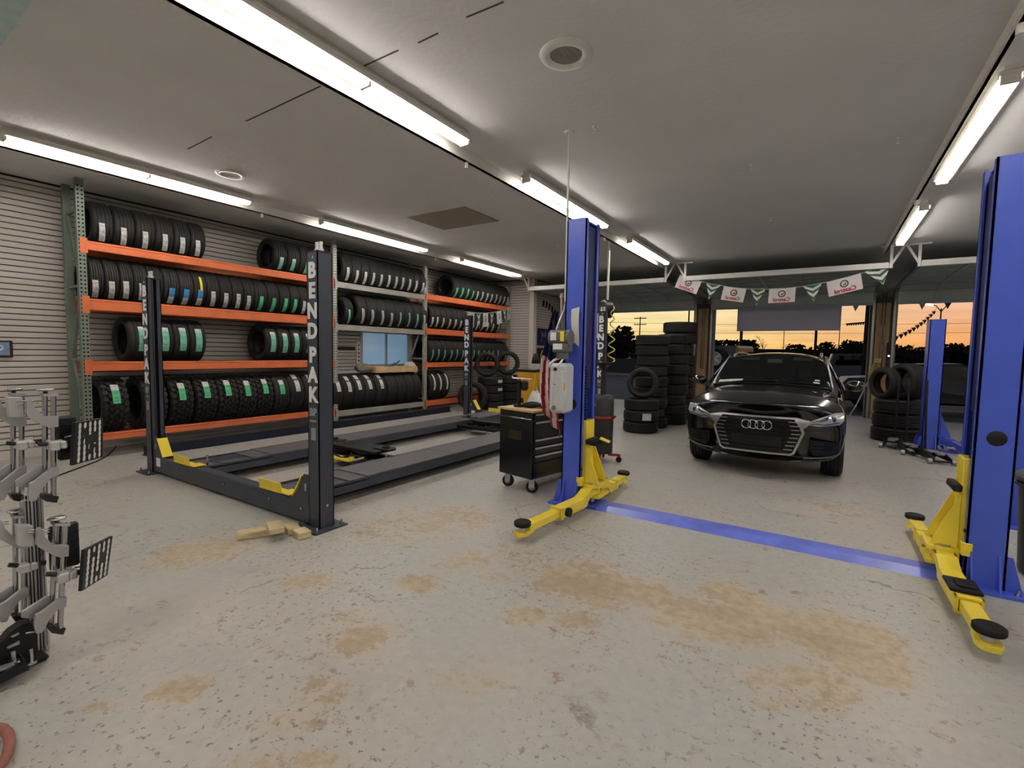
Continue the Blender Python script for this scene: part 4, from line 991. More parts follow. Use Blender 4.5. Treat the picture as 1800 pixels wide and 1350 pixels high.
for s in (-1, 1):
    hp_ = [(s*.54, .705), (s*.63, .690), (s*.84, .712), (s*.882, .765), (s*.868, .852), (s*.79, .848), (s*.65, .790), (s*.545, .745)]
    hl = nose_plate(dens(hp_, 3), 0.022, 0.03).build('headlight', LENS, car)
    m = MB(); c1 = on_nose(s*.77, .775, 0.026)
    m.lathe([(0.0, 0.0), (0.028, 0.0), (0.034, 0.006)], 20, 'Y', Matrix.Translation(c1)).build('projector', mat('projector_dark', (70, 76, 82), 0.1, 0.4, 0.6), hl)
    m = MB()
    pts = [on_nose(s*x, z, 0.026) for x, z in ((.56, .715), (.63, .722), (.68, .712), (.75, .722), (.84, .74))]
    for a, b in zip(pts[:-1], pts[1:]): m.bar(a, b, 0.012, 0.008, (0, 0, 1))
    m.build('light_guide', GRILLE, hl)
    m = MB()
    pts = [on_nose(s*x, z, 0.026) for x, z in ((.57, .74), (.66, .765), (.72, .80), (.71, .77), (.65, .748))]
    for a, b in zip(pts[:-1], pts[1:]): m.bar(a, b, 0.012, 0.006, (0, 0, 1))
    m.build('light_guide', GRILLE, hl)
    # silver wedge between grille frame and lamp
    nose_plate(dens([(s*.42, .782), (s*.545, .752), (s*.54, .705), (s*.50, .66), (s*.475, .68)], 3), 0.034, 0.04).build('grille_wing', TRIM, car)
    # side intake
    ip = [(s*.56, .52), (s*.84, .50), (s*.862, .43), (s*.84, .365), (s*.60, .34), (s*.55, .42)]
    si = nose_plate(dens(ip, 3), 0.006, 0.03).build('side_intake', GRILLE, car)
    for z in (.40, .44, .485):
        m = MB(); pts = [on_nose(s*(.585+.235*i/6), z, 0.018) for i in range(7)]
        for a, b in zip(pts[:-1], pts[1:]): m.bar(a, b, 0.014, 0.008, (0, 0, 1))
        m.build('intake_slat', PAINT, si)
    pts = [on_nose(s*x, z, 0.022) for x, z in ((.50, .315), (.60, .315), (.72, .325), (.82, .345), (.86, .375))]
    m = MB()
    for a, b in zip(pts[:-1], pts[1:]): m.bar(a, b, 0.012, 0.014, (0, 0, 1))
    m.build('lower_trim', mat('grey_trim', (120, 120, 122), 0.35, 0.6, 0.5), car)
    # door mirror
    mr = bpy.data.objects.new('door_mirror', None); COL.objects.link(mr); mr.parent = car; mr.location = (s*0.94, 1.55, 1.10); mr.empty_display_size = 0.1
    m = MB(); m.smooth = True
    m.grid(lambda u, v: (s*(0.075+0.115*math.sin(PI*v)**0.7*math.cos(2*PI*u)*1.0) , 0.0-0.10*math.cos(PI*v)*1.0+0.0, 0.015+0.075*math.sin(PI*v)**0.7*math.sin(2*PI*u)), 20, 10)
    m.build('housing', PAINT, mr)
    MB().bar((-s*0.06, 0.02, -0.055), (s*0.05, 0.0, -0.04), 0.05, 0.03).build('stalk', PAINT, mr)
    MB().bar((s*0.03, -0.09, -0.01), (s*0.17, -0.07, 0.0), 0.006, 0.012, (0, 0, 1)).build('indicator', TRIM, mr)
    # roof rail
    pts = [(s*.60, 2.06, 1.475), (s*.598, 2.14, 1.525), (s*.594, 2.4, 1.555), (s*.58, 2.9, 1.56), (s*.56, 3.5, 1.53), (s*.545, 3.75, 1.49), (s*.54, 3.82, 1.45)]
    MB().tube(pts, 0.016, 8).build('roof_rail', TRIM, car)
    # side glass and its bright surround
    m = MB(); m.smooth = True
    lo = [(1.50, .892, 1.055), (2.0, .893, 1.06), (2.6, .893, 1.07), (3.2, .885, 1.08), (3.72, .865, 1.10)]
    hi = [(1.60, .80, 1.20), (2.02, .672, 1.465), (2.6, .655, 1.50), (3.2, .64, 1.485), (3.60, .66, 1.40)]
    vs = [(s*x, y, z) for y, x, z in lo] + [(s*x, y, z) for y, x, z in hi]
    m.add(vs, [(i, i+1, 6+i, 5+i) for i in range(4)]); m.build('side_window', mat('side_glass_dark', (10, 11, 12), 0.04, 0, 0.6), car)
    MB().tube([(s*(x+.004), y, z) for y, x, z in hi], 0.008, 6).tube([(s*(x+.004), y, z) for y, x, z in lo], 0.007, 6).build('window_trim', TRIM, car)
    # A pillar bright edge: silver strip standing in for a reflection
    MB().tube([(s*.757, 1.27, 1.078), (s*.715, 1.55, 1.262), (s*.675, 1.80, 1.415), (s*.645, 1.97, 1.51)], 0.011, 8).build('pillar_glint', TRIM, car)
    for y in (0.88, 3.48):
        w = bpy.data.objects.new('wheel', None); COL.objects.link(w); w.parent = car; w.location = (s*0.79, y, 0.345); w.rotation_euler = (0, 0, PI/2); w.empty_display_size = 0.1
        put('tyre', tyre_mesh(0.345, 0.235), w)
        sg = -s
        m = MB().lathe([(0.225, -0.09*sg), (0.22, 0.09*sg), (0.205, 0.085*sg), (0.20, -0.085*sg)], 32, 'Y', closed=True)
        for k in range(5):
            a = 2*PI*k/5+0.3
            m.bar((0.03*math.cos(a), 0.075*sg, 0.03*math.sin(a)), (0.21*math.cos(a), 0.085*sg, 0.21*math.sin(a)), 0.06, 0.03, (0, 1, 0))
        m.cyl((0, 0.05*sg, 0), (0, 0.095*sg, 0), 0.05, 16)
        m.build('rim', TRIM, w)
        MB().cyl((0, -0.02*sg, 0), (0, 0.0, 0), 0.15, 24).build('brake_disc', DARK_STEEL, w)
# windscreen and interior
def ws(u, v):
    t = 2*u-1; a = abs(t)
    he = 0.748+(0.637-0.748)*v; ye = 1.262+(1.955-1.262)*v; ze = 1.066+(1.507-1.066)*v; zc = 1.110+(1.548-1.110)*v
    x = t*he; z = zc+(ze-zc)*a**2.2
    return (x, ye-0.006, z+0.004)
m = MB(); m.smooth = True; m.grid(ws, 14, 8); m.build('windscreen', GLASS, car)
MB().tube([ws(i/14, 0) for i in range(15)], 0.012, 6).build('cowl_seal', GRILLE, car)
for xa, xb in ((-0.48, 0.12), (0.08, 0.62)):
    pts = [Vector(ws((x/0.748+1)/2, 0.04+0.05*i/6))+Vector((0, -0.012, 0.006)) for i, x in enumerate([xa+(xb-xa)*k/6 for k in range(7)])]
    MB().tube(pts, 0.008, 6).build('wiper', GRILLE, car)
def on_ws(u, v, w, h, name, mt):
    m = MB(); m.grid(lambda a, b: tuple(Vector(ws(u+w*(a-.5), v+h*(b-.5)))+Vector((0, -0.004, 0.003))), 3, 2); m.build(name, mt, car)
on_ws(0.15, 0.09, 0.22, 0.075, 'permit_sticker', PAPER_WHITE)
on_ws(0.885, 0.12, 0.05, 0.05, 'inspection_sticker', PAPER_WHITE); on_ws(0.895, 0.20, 0.04, 0.04, 'inspection_sticker', PAPER_WHITE)
MB().box((-0.70, 1.30, 0.95), (0.70, 1.85, 1.07), None, 0.03).build('dashboard', INTER, car)
VIS = mat('visor_grey', (150, 150, 146), 0.8, 0, 0.2, 0.08, 9)
for s in (-1, 1):
    MB().obox((s*0.36, 2.06, 1.475), (0.26, 0.13, 0.02), rx=0.35, bev=0.006).build('sun_visor', VIS, car)
    MB().box((s*0.38-0.23, 2.35, 0.40), (s*0.38+0.23, 2.50, 1.15), None, 0.05).box((s*0.38-0.23, 1.95, 0.36), (s*0.38+0.23, 2.45, 0.56), None, 0.05).build('seat', INTER, car)
    MB().box((s*0.38-0.12, 2.40, 1.17), (s*0.38+0.12, 2.48, 1.35), None, 0.03).build('headrest', INTER, car)
MB().tube([(0.36+0.17*math.cos(t), 1.86-0.06*math.sin(t), 1.02+0.16*math.sin(t)) for t in [2*PI*i/24 for i in range(24)]], 0.016, 8, True).build('steering_wheel', INTER, car)
MB().box((-0.10, 1.90, 1.40), (0.10, 1.93, 1.46), None, 0.01).build('rear_view_mirror', mat('mirror_pale', (170, 172, 170), 0.3, 0.2, 0.5), car)
m = MB(); m.smooth = True; m.grid(lambda u, v: ((u*2-1)*(.50+.08*(1-v)), 4.325-.165*v, 1.10+.33*v), 6, 3); m.build('rear_window', mat('side_glass_dark', (10, 11, 12)), car)
for s in (-1, 1): MB().box((s*.48, 4.28, .80), (s*.80, 4.36, .95), None, 0.02).build('tail_light', mat('tail_red', (120, 14, 14), 0.15, 0, 0.6), car)
# ================================================================== TOOL CHEST AND WHAT STANDS ON IT
ch = thing('tool_chest', 'black rolling tool chest with steel drawer handles and a wooden top', 'tool chest', (-2.5, 4.30, 0), 0.16-0.36)
# local: x 0 at the drawer face running to -0.52, y 0 at the near side panel running back
Wc, Lc = 0.50, 1.08
MB().box((-Wc, 0, 0.16), (-0.012, Lc, 0.87), None, 0.008).build('cabinet', BLACK_GLOSS, ch)
MB().box((-Wc-0.02, -0.02, 0.87), (0.02, Lc+0.02, 0.895), None, 0.005).build('worktop', WOOD_TOP, ch)
MB().tube([(-Wc-0.01, -0.012, 0.80), (-0.02, -0.012, 0.80)], 0.008, 8).build('side_rail', CHROME, ch)
HNDL = mat('drawer_pull_steel', (206, 206, 204), 0.3, 0.9, 0.5, 0.05, 9)
zs = [(0.79, 0.86), (0.60, 0.775), (0.515, 0.59), (0.43, 0.505), (0.345, 0.42)]
for z0, z1 in zs:
    d = MB().box((-0.012, 0.02, z0), (0.004, Lc-0.02, z1), None, 0.004).build('drawer', BLACK_GLOSS, ch)
    MB().box((0.004, 0.03, z1-0.022), (0.022, Lc-0.03, z1-0.002), None, 0.004).build('handle', HNDL, d)
for k in range(2):
    d = MB().box((-0.012, 0.02+k*0.53, 0.18), (0.004, 0.53+k*0.53, 0.335), None, 0.004).build('door', BLACK_GLOSS, ch)
MB().box((-0.36, -0.0025, 0.56), (-0.16, 0.0, 0.66)).build('faded_sticker', mat('sticker_dark_brown', (40, 34, 22), 0.4, 0, 0.4, 0.2, 9), ch)
for x in (-Wc+0.07, -0.07):
    for y in (0.08, Lc-0.08):
        w = bpy.data.objects.new('caster', None); COL.objects.link(w); w.parent = ch; w.location = (x, y, 0.065); w.empty_display_size = 0.05
        w.rotation_euler = (0, 0, 0.5)
        MB().lathe([(0.03, -0.022), (0.058, -0.022), (0.065, -0.014), (0.065, 0.014), (0.058, 0.022), (0.03, 0.022)], 24, 'Y', closed=True).build('tyre', BLACK_RUBBER, w)
        MB().lathe([(0.0, -0.024), (0.036, -0.024), (0.036, 0.024), (0.0, 0.024)], 18, 'Y').build('hub', CHROME, w)
        MB().box((-0.03, -0.032, 0.0), (0.03, -0.026, 0.095)).box((-0.03, 0.026, 0.0), (0.03, 0.032, 0.095)).box((-0.04, -0.035, 0.085), (0.04, 0.035, 0.096)).build('fork', ALU_MATT, w)
CT = Matrix.Translation(ch.location) @ Matrix.Rotation(ch.rotation_euler.z, 4, 'Z')
def on_chest(x, y, z=0.895): return CT @ Vector((x, y, z))
p = on_chest(-0.36, 0.16)
bp_ = thing('bench_press', 'black bench press with a chrome cross bar on the wooden chest top', 'press', p, 0.3)
MB().cyl((0, 0, 0), (0, 0, 0.025), 0.06, 16).build('foot', BLACK_PLASTIC, bp_)
MB().box((-0.02, -0.025, 0.02), (0.02, 0.025, 0.30), None, 0.008).build('post', BLACK_PLASTIC, bp_)
MB().box((0.02, -0.03, 0.18), (0.10, 0.03, 0.29), None, 0.02).build('head', BLACK_PLASTIC, bp_)
MB().cyl((-0.08, 0, 0.315), (0.14, 0, 0.305), 0.008, 8).cyl((-0.08, 0, 0.315), (-0.09, 0, 0.335), 0.012, 8).build('lever', CHROME, bp_)
MB().box((0.02, -0.02, 0.04), (0.05, 0.02, 0.10), None, 0.008).build('clamp_screw', DARK_STEEL, bp_)
p = on_chest(-0.24, 0.36)
m = MB(); m.smooth = True
m.grid(lambda u, v: (-0.11+0.22*u, -0.10+0.06*v+0.05*v*v, 0.004+0.17*v-0.03*math.sin(3*u)*v), 6, 6)
o = m.build('paper_sheet', mat('paper_printed', (228, 228, 224), 0.7, 0, 0.2, 0.12, 25)); o.location = p+Vector((0, 0, 0)); o.rotation_euler = (0, 0, -0.25); tag(o, 'printed white sheet of paper propped up on the chest top', 'paper')
p = on_chest(-0.20, 0.19)
gl = thing('work_glove', 'crumpled pair of black work gloves lying in front of the paper', 'glove', p, 0.4)
m = MB(); m.smooth = True
m.grid(lambda u, v: (0.085*math.sin(PI*v)*math.cos(2*PI*u)*(1+0.25*math.sin(5*u*2*PI/2)), 0.06*math.sin(PI*v)*math.sin(2*PI*u), 0.032-0.032*math.cos(PI*v)+0.012*math.sin(7*u)*math.sin(PI*v)), 18, 8)
m.build('palm', BLACK_RUBBER, gl)
for k in range(4): MB().tube([(0.05, -0.04+0.025*k, 0.03), (0.10, -0.05+0.03*k, 0.035), (0.14, -0.05+0.032*k, 0.012)], [0.016, 0.015, 0.011], 8).build('finger', BLACK_RUBBER, gl)
p = on_chest(-0.40, 0.50)
bt = thing('spray_bottle', 'small white bottle behind the paper on the chest top', 'bottle', p)
MB().lathe([(0.0, 0.0), (0.032, 0.0), (0.034, 0.01), (0.034, 0.12), (0.02, 0.155), (0.012, 0.165), (0.0, 0.165)], 20).build('flask', WHITE_PAINT, bt)
MB().cyl((0, 0, 0.165), (0, 0, 0.20), 0.014, 12).build('cap', PAPER_WHITE, bt)
p = on_chest(-0.26, 0.70)
tb_ = thing('tool_case', 'black plastic tool case lying at the back of the chest top', 'case', p, 0.0)
MB().box((-0.16, -0.06, 0), (0.2, 0.2, 0.14), None, 0.012).build('box', BLACK_PLASTIC, tb_)
MB().tube([(-0.06, -0.065, 0.10), (-0.04, -0.09, 0.11), (0.06, -0.09, 0.11), (0.08, -0.065, 0.10)], 0.008, 8).build('handle', BLACK_PLASTIC, tb_)
# yellow cabinet further back with things on top
q = fl_y(932, 690, 9.3)
yb_ = thing('yellow_cabinet', 'mustard yellow service cabinet with black lid behind the tool chest', 'cabinet', (q.x, 9.3, 0))
MUST = mat('mustard_panel', (214, 160, 44), 0.5, 0, 0.4, 0.1, 4)
MB().box((-0.23, -0.2, 0.05), (0.23, 0.2, 1.07), None, 0.012).build('body', MUST, yb_)
MB().box((-0.26, -0.23, 1.07), (0.26, 0.23, 1.12), None, 0.012).build('lid', BLACK_PLASTIC, yb_)
MB().box((-0.21, -0.18, 0.0), (0.21, 0.18, 0.05)).build('plinth', BLACK_PLASTIC, yb_)
o = MB().box((-0.10, -0.07, 1.12), (0.10, 0.07, 1.25), None, 0.01).build('tissue_box', PAPER_WHITE); o.location = (q.x+0.10, 9.3, 0); tag(o, 'white cardboard box on the yellow cabinet lid', 'box')
sh_ = thing('table_lamp', 'small black shade standing on the white box of the yellow cabinet', 'lamp', (q.x+0.12, 9.3, 1.25))
MB().lathe([(0.09, 0.0), (0.055, 0.22), (0.05, 0.22), (0.085, 0.0)], 20, closed=True).build('shade', BLACK_PLASTIC, sh_)
MB().cyl((0, 0, 0), (0, 0, 0.18), 0.012, 8).build('stem', BLACK_PLASTIC, sh_)
o = MB().lathe([(0, 0), (0.045, 0), (0.045, 0.2), (0.03, 0.25), (0.02, 0.29), (0, 0.29)], 16).build('detergent_bottle', WHITE_PAINT); o.location = (q.x+0.36, 9.35, 0.85); tag(o, 'slim white bottle on the grey shelf beside the yellow cabinet', 'bottle')
sf = thing('steel_table', 'dark grey steel table beside the yellow cabinet', 'table', (q.x+0.57, 9.4, 0))
MB().box((-0.26, -0.22, 0.80), (0.3, 0.22, 0.85), None, 0.006).build('top', DARK_STEEL, sf)
for x in (-0.23, 0.27):
    for y in (-0.19, 0.19): MB().box((x-0.02, y-0.02, 0), (x+0.02, y+0.02, 0.8)).build('leg', DARK_STEEL, sf)
o = MB().box((-0.05, -0.15, 0.85), (0.25, 0.15, 1.03), None, 0.01).build('carton', mat('carton_grey', (150, 142, 136), 0.7, 0, 0.2, 0.25, 12)); o.location = (q.x+0.57, 9.4, 0); tag(o, 'grey carton on the dark steel table', 'box')
# ================================================================== FLAG ON THE BLUE POST
NAVY = mat('flag_navy', (26, 30, 62), 0.8, 0, 0.2, 0.2, 8); FRED = mat('flag_red', (150, 34, 40), 0.8, 0, 0.2, 0.12, 8); FWHT = mat('flag_white', (214, 208, 200), 0.8, 0, 0.2, 0.08, 8)
fx, fy = -2.275, 4.30
fg = thing('flag', 'drooping red, white and blue striped flag on a wooden pole by the lift motor', 'flag', (fx, fy+0.16, 0))
MB().cyl((0.0, 0.0, 1.45), (-0.012, 0.0, 2.06), 0.013, 10).build('pole', WOOD, fg)
MB().lathe([(0, 0), (0.02, 0.005), (0.024, 0.025), (0.016, 0.05), (0, 0.06)], 14, 'Z', Matrix.Translation((-0.012, 0, 2.05))).build('finial', WOOD, fg)
NU = 36; NV = 26; m = MB(); m.smooth = True
def cloth(u, v):
    z = 1.92-1.12*v-0.22*(u-0.3)*v
    w = 0.07+0.19*min(1, v*1.25)
    x = -0.035-w*0.62+w*u - 0.05*math.sin(v*2.6) + 0.14*max(0, v-0.5)
    y = -0.026*math.cos(u*PI*4)*(0.5+v) - 0.05 - 0.10*v*u
    return (x, y, z)
vs = [cloth(i/NU, j/NV) for i in range(NU+1) for j in range(NV+1)]
base = len(m.v); m.v += [Vector(v) for v in vs]
for i in range(NU):
    for j in range(NV):
        v = (j+0.5)/NV
        m.f.append([i*(NV+1)+j, (i+1)*(NV+1)+j, (i+1)*(NV+1)+j+1, i*(NV+1)+j+1])
        m.m.append(0 if v < 0.42 else (1 if ((i*9+j*3)//NU) % 2 == 0 else 2)); m.sm.append(True)
fo = m.build('cloth', [NAVY, FRED, FWHT], fg, recalc=False)
sm2 = fo.modifiers.new('thick', 'SOLIDIFY'); sm2.thickness = 0.003
# ================================================================== OIL DRAIN CADDY BEHIND THE POST
od = thing('oil_drain_caddy', 'dark oil drain drum on a red wheeled stand behind the blue post', 'oil drain', (-2.56, 6.3, 0))
RED = mat('red_enamel', (150, 34, 32), 0.4, 0, 0.5, 0.12, 6)
MB().lathe([(0, 0.12), (0.15, 0.12), (0.16, 0.14), (0.16, 0.86), (0.14, 0.92), (0.0, 0.93)], 28).build('drum', mat('drum_charcoal', (52, 52, 54), 0.45, 0.2, 0.4, 0.15, 6), od)
MB().lathe([(0.162, 0.60), (0.178, 0.605), (0.178, 0.635), (0.162, 0.64)], 28).tube([(0.15, -0.05, 0.62), (0.22, -0.1, 0.64), (0.24, -0.11, 0.66)], 0.012, 8).build('band', RED, od)
MB().cyl((0, 0, 0.92), (0, 0, 1.28), 0.03, 12).build('mast', DARK_STEEL, od)
MB().lathe([(0.03, 1.28), (0.10, 1.36), (0.11, 1.36), (0.11, 1.38), (0.10, 1.38), (0.03, 1.31)], 26, closed=True).build('funnel', BLACK_PLASTIC, od)
for a in (0.2, 1.8, 3.4, 5.0):
    c, s = math.cos(a), math.sin(a)
    lg = MB().bar((0.1*c, 0.1*s, 0.10), (0.27*c, 0.27*s, 0.10), 0.05, 0.03).build('leg', RED, od)
    MB().cyl((0.25*c-0.012*s, 0.25*s+0.012*c, 0.04), (0.25*c+0.012*s, 0.25*s-0.012*c, 0.04), 0.04, 14).build('caster', BLACK_RUBBER, lg)
# ================================================================== CORD REEL ON A DROP PIPE
rl = thing('cord_reel', 'black cord reel with looped yellow cable hanging from a white ceiling pipe', 'cord reel', (-3.56, 8.87, CEIL))
MB().cyl((0, 0, 0), (0, 0, -1.10), 0.022, 10).build('drop_pipe', WHITE_PAINT, rl)
MB().cyl((-0.05, -0.06, -1.29), (0.05, 0.04, -1.29), 0.16, 24).build('drum', BLACK_PLASTIC, rl)
MB().tube([(-0.08, -0.1, -1.14), (-0.02, -0.12, -1.12), (0.05, -0.1, -1.22), (0.06, -0.1, -1.36), (0.0, -0.1, -1.42), (-0.06, -0.1, -1.48)], 0.010, 6).build('guard_wire', WHITE_PAINT, rl)
pts = []
for i in range(60):
    t = i/59
    pts.append((0.17+0.05*math.sin(t*34)*(0.5+t), -0.16+0.03*math.cos(t*34), -1.24-1.05*t))
MB().tube(pts, 0.012, 6).build('cable', mat('cable_yellow', (216, 206, 110), 0.5, 0, 0.4, 0.1, 20), rl)
# ================================================================== TYRE STACKS BY THE DOORS
def stack(x, y, n, R, W, label, grp, jit=0.035, z0=0.0):
    for k in range(n):
        dx, dy = random.uniform(-jit, jit), random.uniform(-jit, jit)
        Rk = R+random.uniform(-0.012, 0.012)
        t = tyre((x+dx, y+dy, z0+W/2+W*k), round(Rk, 2), W-0.002, label % ORD[k], grp, '', 'road', (PI/2, 0, random.uniform(0, 6)))
    return z0+n*W
zA = stack(-2.93, 9.2, 3, 0.325, 0.215, '%s tyre from the floor under the upright tyre by the car', 'low stack with an upright tyre', 0.015)
t = tyre((-2.93, 8.88, 0.40), 0.3, 0.2, 'x', '') if False else None
lb = MB().grid(lambda u, v: (0.343*math.cos(-1.18+0.5*u), 0.343*math.sin(-1.18+0.5*u), 0.05+0.13*v), 6, 2)
lbo = lb.build('paper_label', PAPER_WHITE, None, recalc=False)
low = [o for o in bpy.data.objects if o.get('group') == 'low stack with an upright tyre'][1]
lbo.parent = low; lbo.matrix_parent_inverse = low.matrix_basis.inverted(); lbo.location = (low.location.x, low.location.y, low.location.z-0.115)
t = tyre((-2.93, 9.22, zA+0.293), 0.30, 0.20, 'black tyre standing upright with its ring toward the room, on a low stack', None, 'Q', 'road', (0.12, 0, PI/2+1.85))
stack(-2.99+0.0, 9.95, 9, 0.33, 0.21, '%s tyre from the floor in the stack right behind the upright tyre', 'front tall tyre stack')
stack(-2.78, 10.72, 9, 0.33, 0.215, '%s tyre from the floor in the middle tall stack by the door pier', 'middle tall tyre stack')
stack(-2.88, 11.65, 9, 0.375, 0.25, '%s tyre from the floor in the tallest stack of wide tyres', 'tallest tyre stack')
zR = stack(1.19, 11.2, 3, 0.375, 0.255, '%s tyre from the floor in the stack beside the floor jacks', 'tyre stack beside the floor jacks', 0.02)
tyre((1.27, 11.12, zR+0.325), 0.33, 0.30, 'wide tyre lying open end out on the stack beside the floor jacks', None, '', 'road', (0.0, 0.0, -0.95))
tyre((0.955, 11.08, zR+0.285), 0.29, 0.19, 'narrower tyre standing beside the wide one on the stack beside the floor jacks', None, '', 'road', (0.0, 0.0, -0.95))
# ================================================================== FLOOR JACKS
def floor_jack():
    t = thing('floor_jack', 'low black trolley jack', 'jack')
    for s in (-1, 1):
        MB().prism([(-0.30, 0.05), (0.32, 0.045), (0.33, 0.09), (0.10, 0.14), (-0.28, 0.13)], s*0.10-0.008, s*0.10+0.008, Matrix(((1,0,0,0),(0,0,1,0),(0,1,0,0),(0,0,0,1)))).build('side_plate', BLACK_PLASTIC, t)
        MB().cyl((0.29, s*0.115, 0.04), (0.29, s*0.165, 0.04), 0.04, 18).build('front_wheel', ALU_MATT, t)
        MB().cyl((-0.27, s*0.11, 0.032), (-0.27, s*0.14, 0.032), 0.032, 16).build('rear_caster', DARK_STEEL, t)
    MB().cyl((0.29, -0.16, 0.04), (0.29, 0.16, 0.04), 0.015, 10).build('axle', DARK_STEEL, t)
    MB().bar((-0.12, 0, 0.10), (0.25, 0, 0.125), 0.09, 0.05, (0, 0, 1), 0.008).build('lift_arm', DARK_STEEL, t)
    MB().cyl((0.24, 0, 0.13), (0.24, 0, 0.165), 0.055, 18).build('saddle', ALU_MATT, t)
    MB().cyl((-0.15, 0, 0.09), (-0.29, 0, 0.11), 0.045, 14).build('pump', BLACK_PLASTIC, t)
    MB().box((-0.10, -0.07, 0.125), (0.12, 0.07, 0.145), None, 0.006).build('cover', ALU_MATT, t)
    MB().cyl((-0.24, 0, 0.12), (-0.34, 0.0, 1.15), 0.016, 10).cyl((-0.325, 0, 0.95), (-0.345, 0, 1.18), 0.022, 10).build('handle', BLACK_PLASTIC, t)
    return t
j0 = floor_jack()
for k, (x, y, a, lab) in enumerate(((1.42, 9.35, -1.35, 'black trolley jack with silver wheels farthest from the tyre stack'), (1.22, 9.88, -1.5, 'black trolley jack parked between two others beside the tyre stack'), (1.06, 10.38, -1.75, 'black trolley jack closest to the tyre stack'))):
    t = j0 if k == 0 else copy_tree(j0)
    t.location = (x, y, 0); t.rotation_euler = (0, 0, a); t['label'] = lab; t['group'] = 'floor jacks in a row'
# third blue lift at the right edge and the bin beside it
two_post('short blue lift partly hidden behind the near blue post', 2.98, 6.2, 2.75, 1.76, arms2, 0.0, None, False)
bn = thing('trash_can', 'black round trash can with a grey lid beside the right blue post', 'trash can', (1.44, 4.78, 0))
MB().lathe([(0, 0.0), (0.19, 0.0), (0.205, 0.02), (0.235, 0.66), (0.245, 0.68), (0.235, 0.69), (0.225, 0.66), (0.0, 0.05)], 32).build('bin', BLACK_PLASTIC, bn)
MB().lathe([(0.255, 0.665), (0.262, 0.68), (0.255, 0.705), (0.20, 0.74), (0.0, 0.755)], 32).build('lid', mat('lid_grey', (70, 72, 74), 0.5, 0, 0.4, 0.1, 6), bn)
MB().lathe([(0.243, 0.62), (0.252, 0.625), (0.252, 0.64), (0.243, 0.645)], 32).build('rim_band', BLACK_PLASTIC, bn)
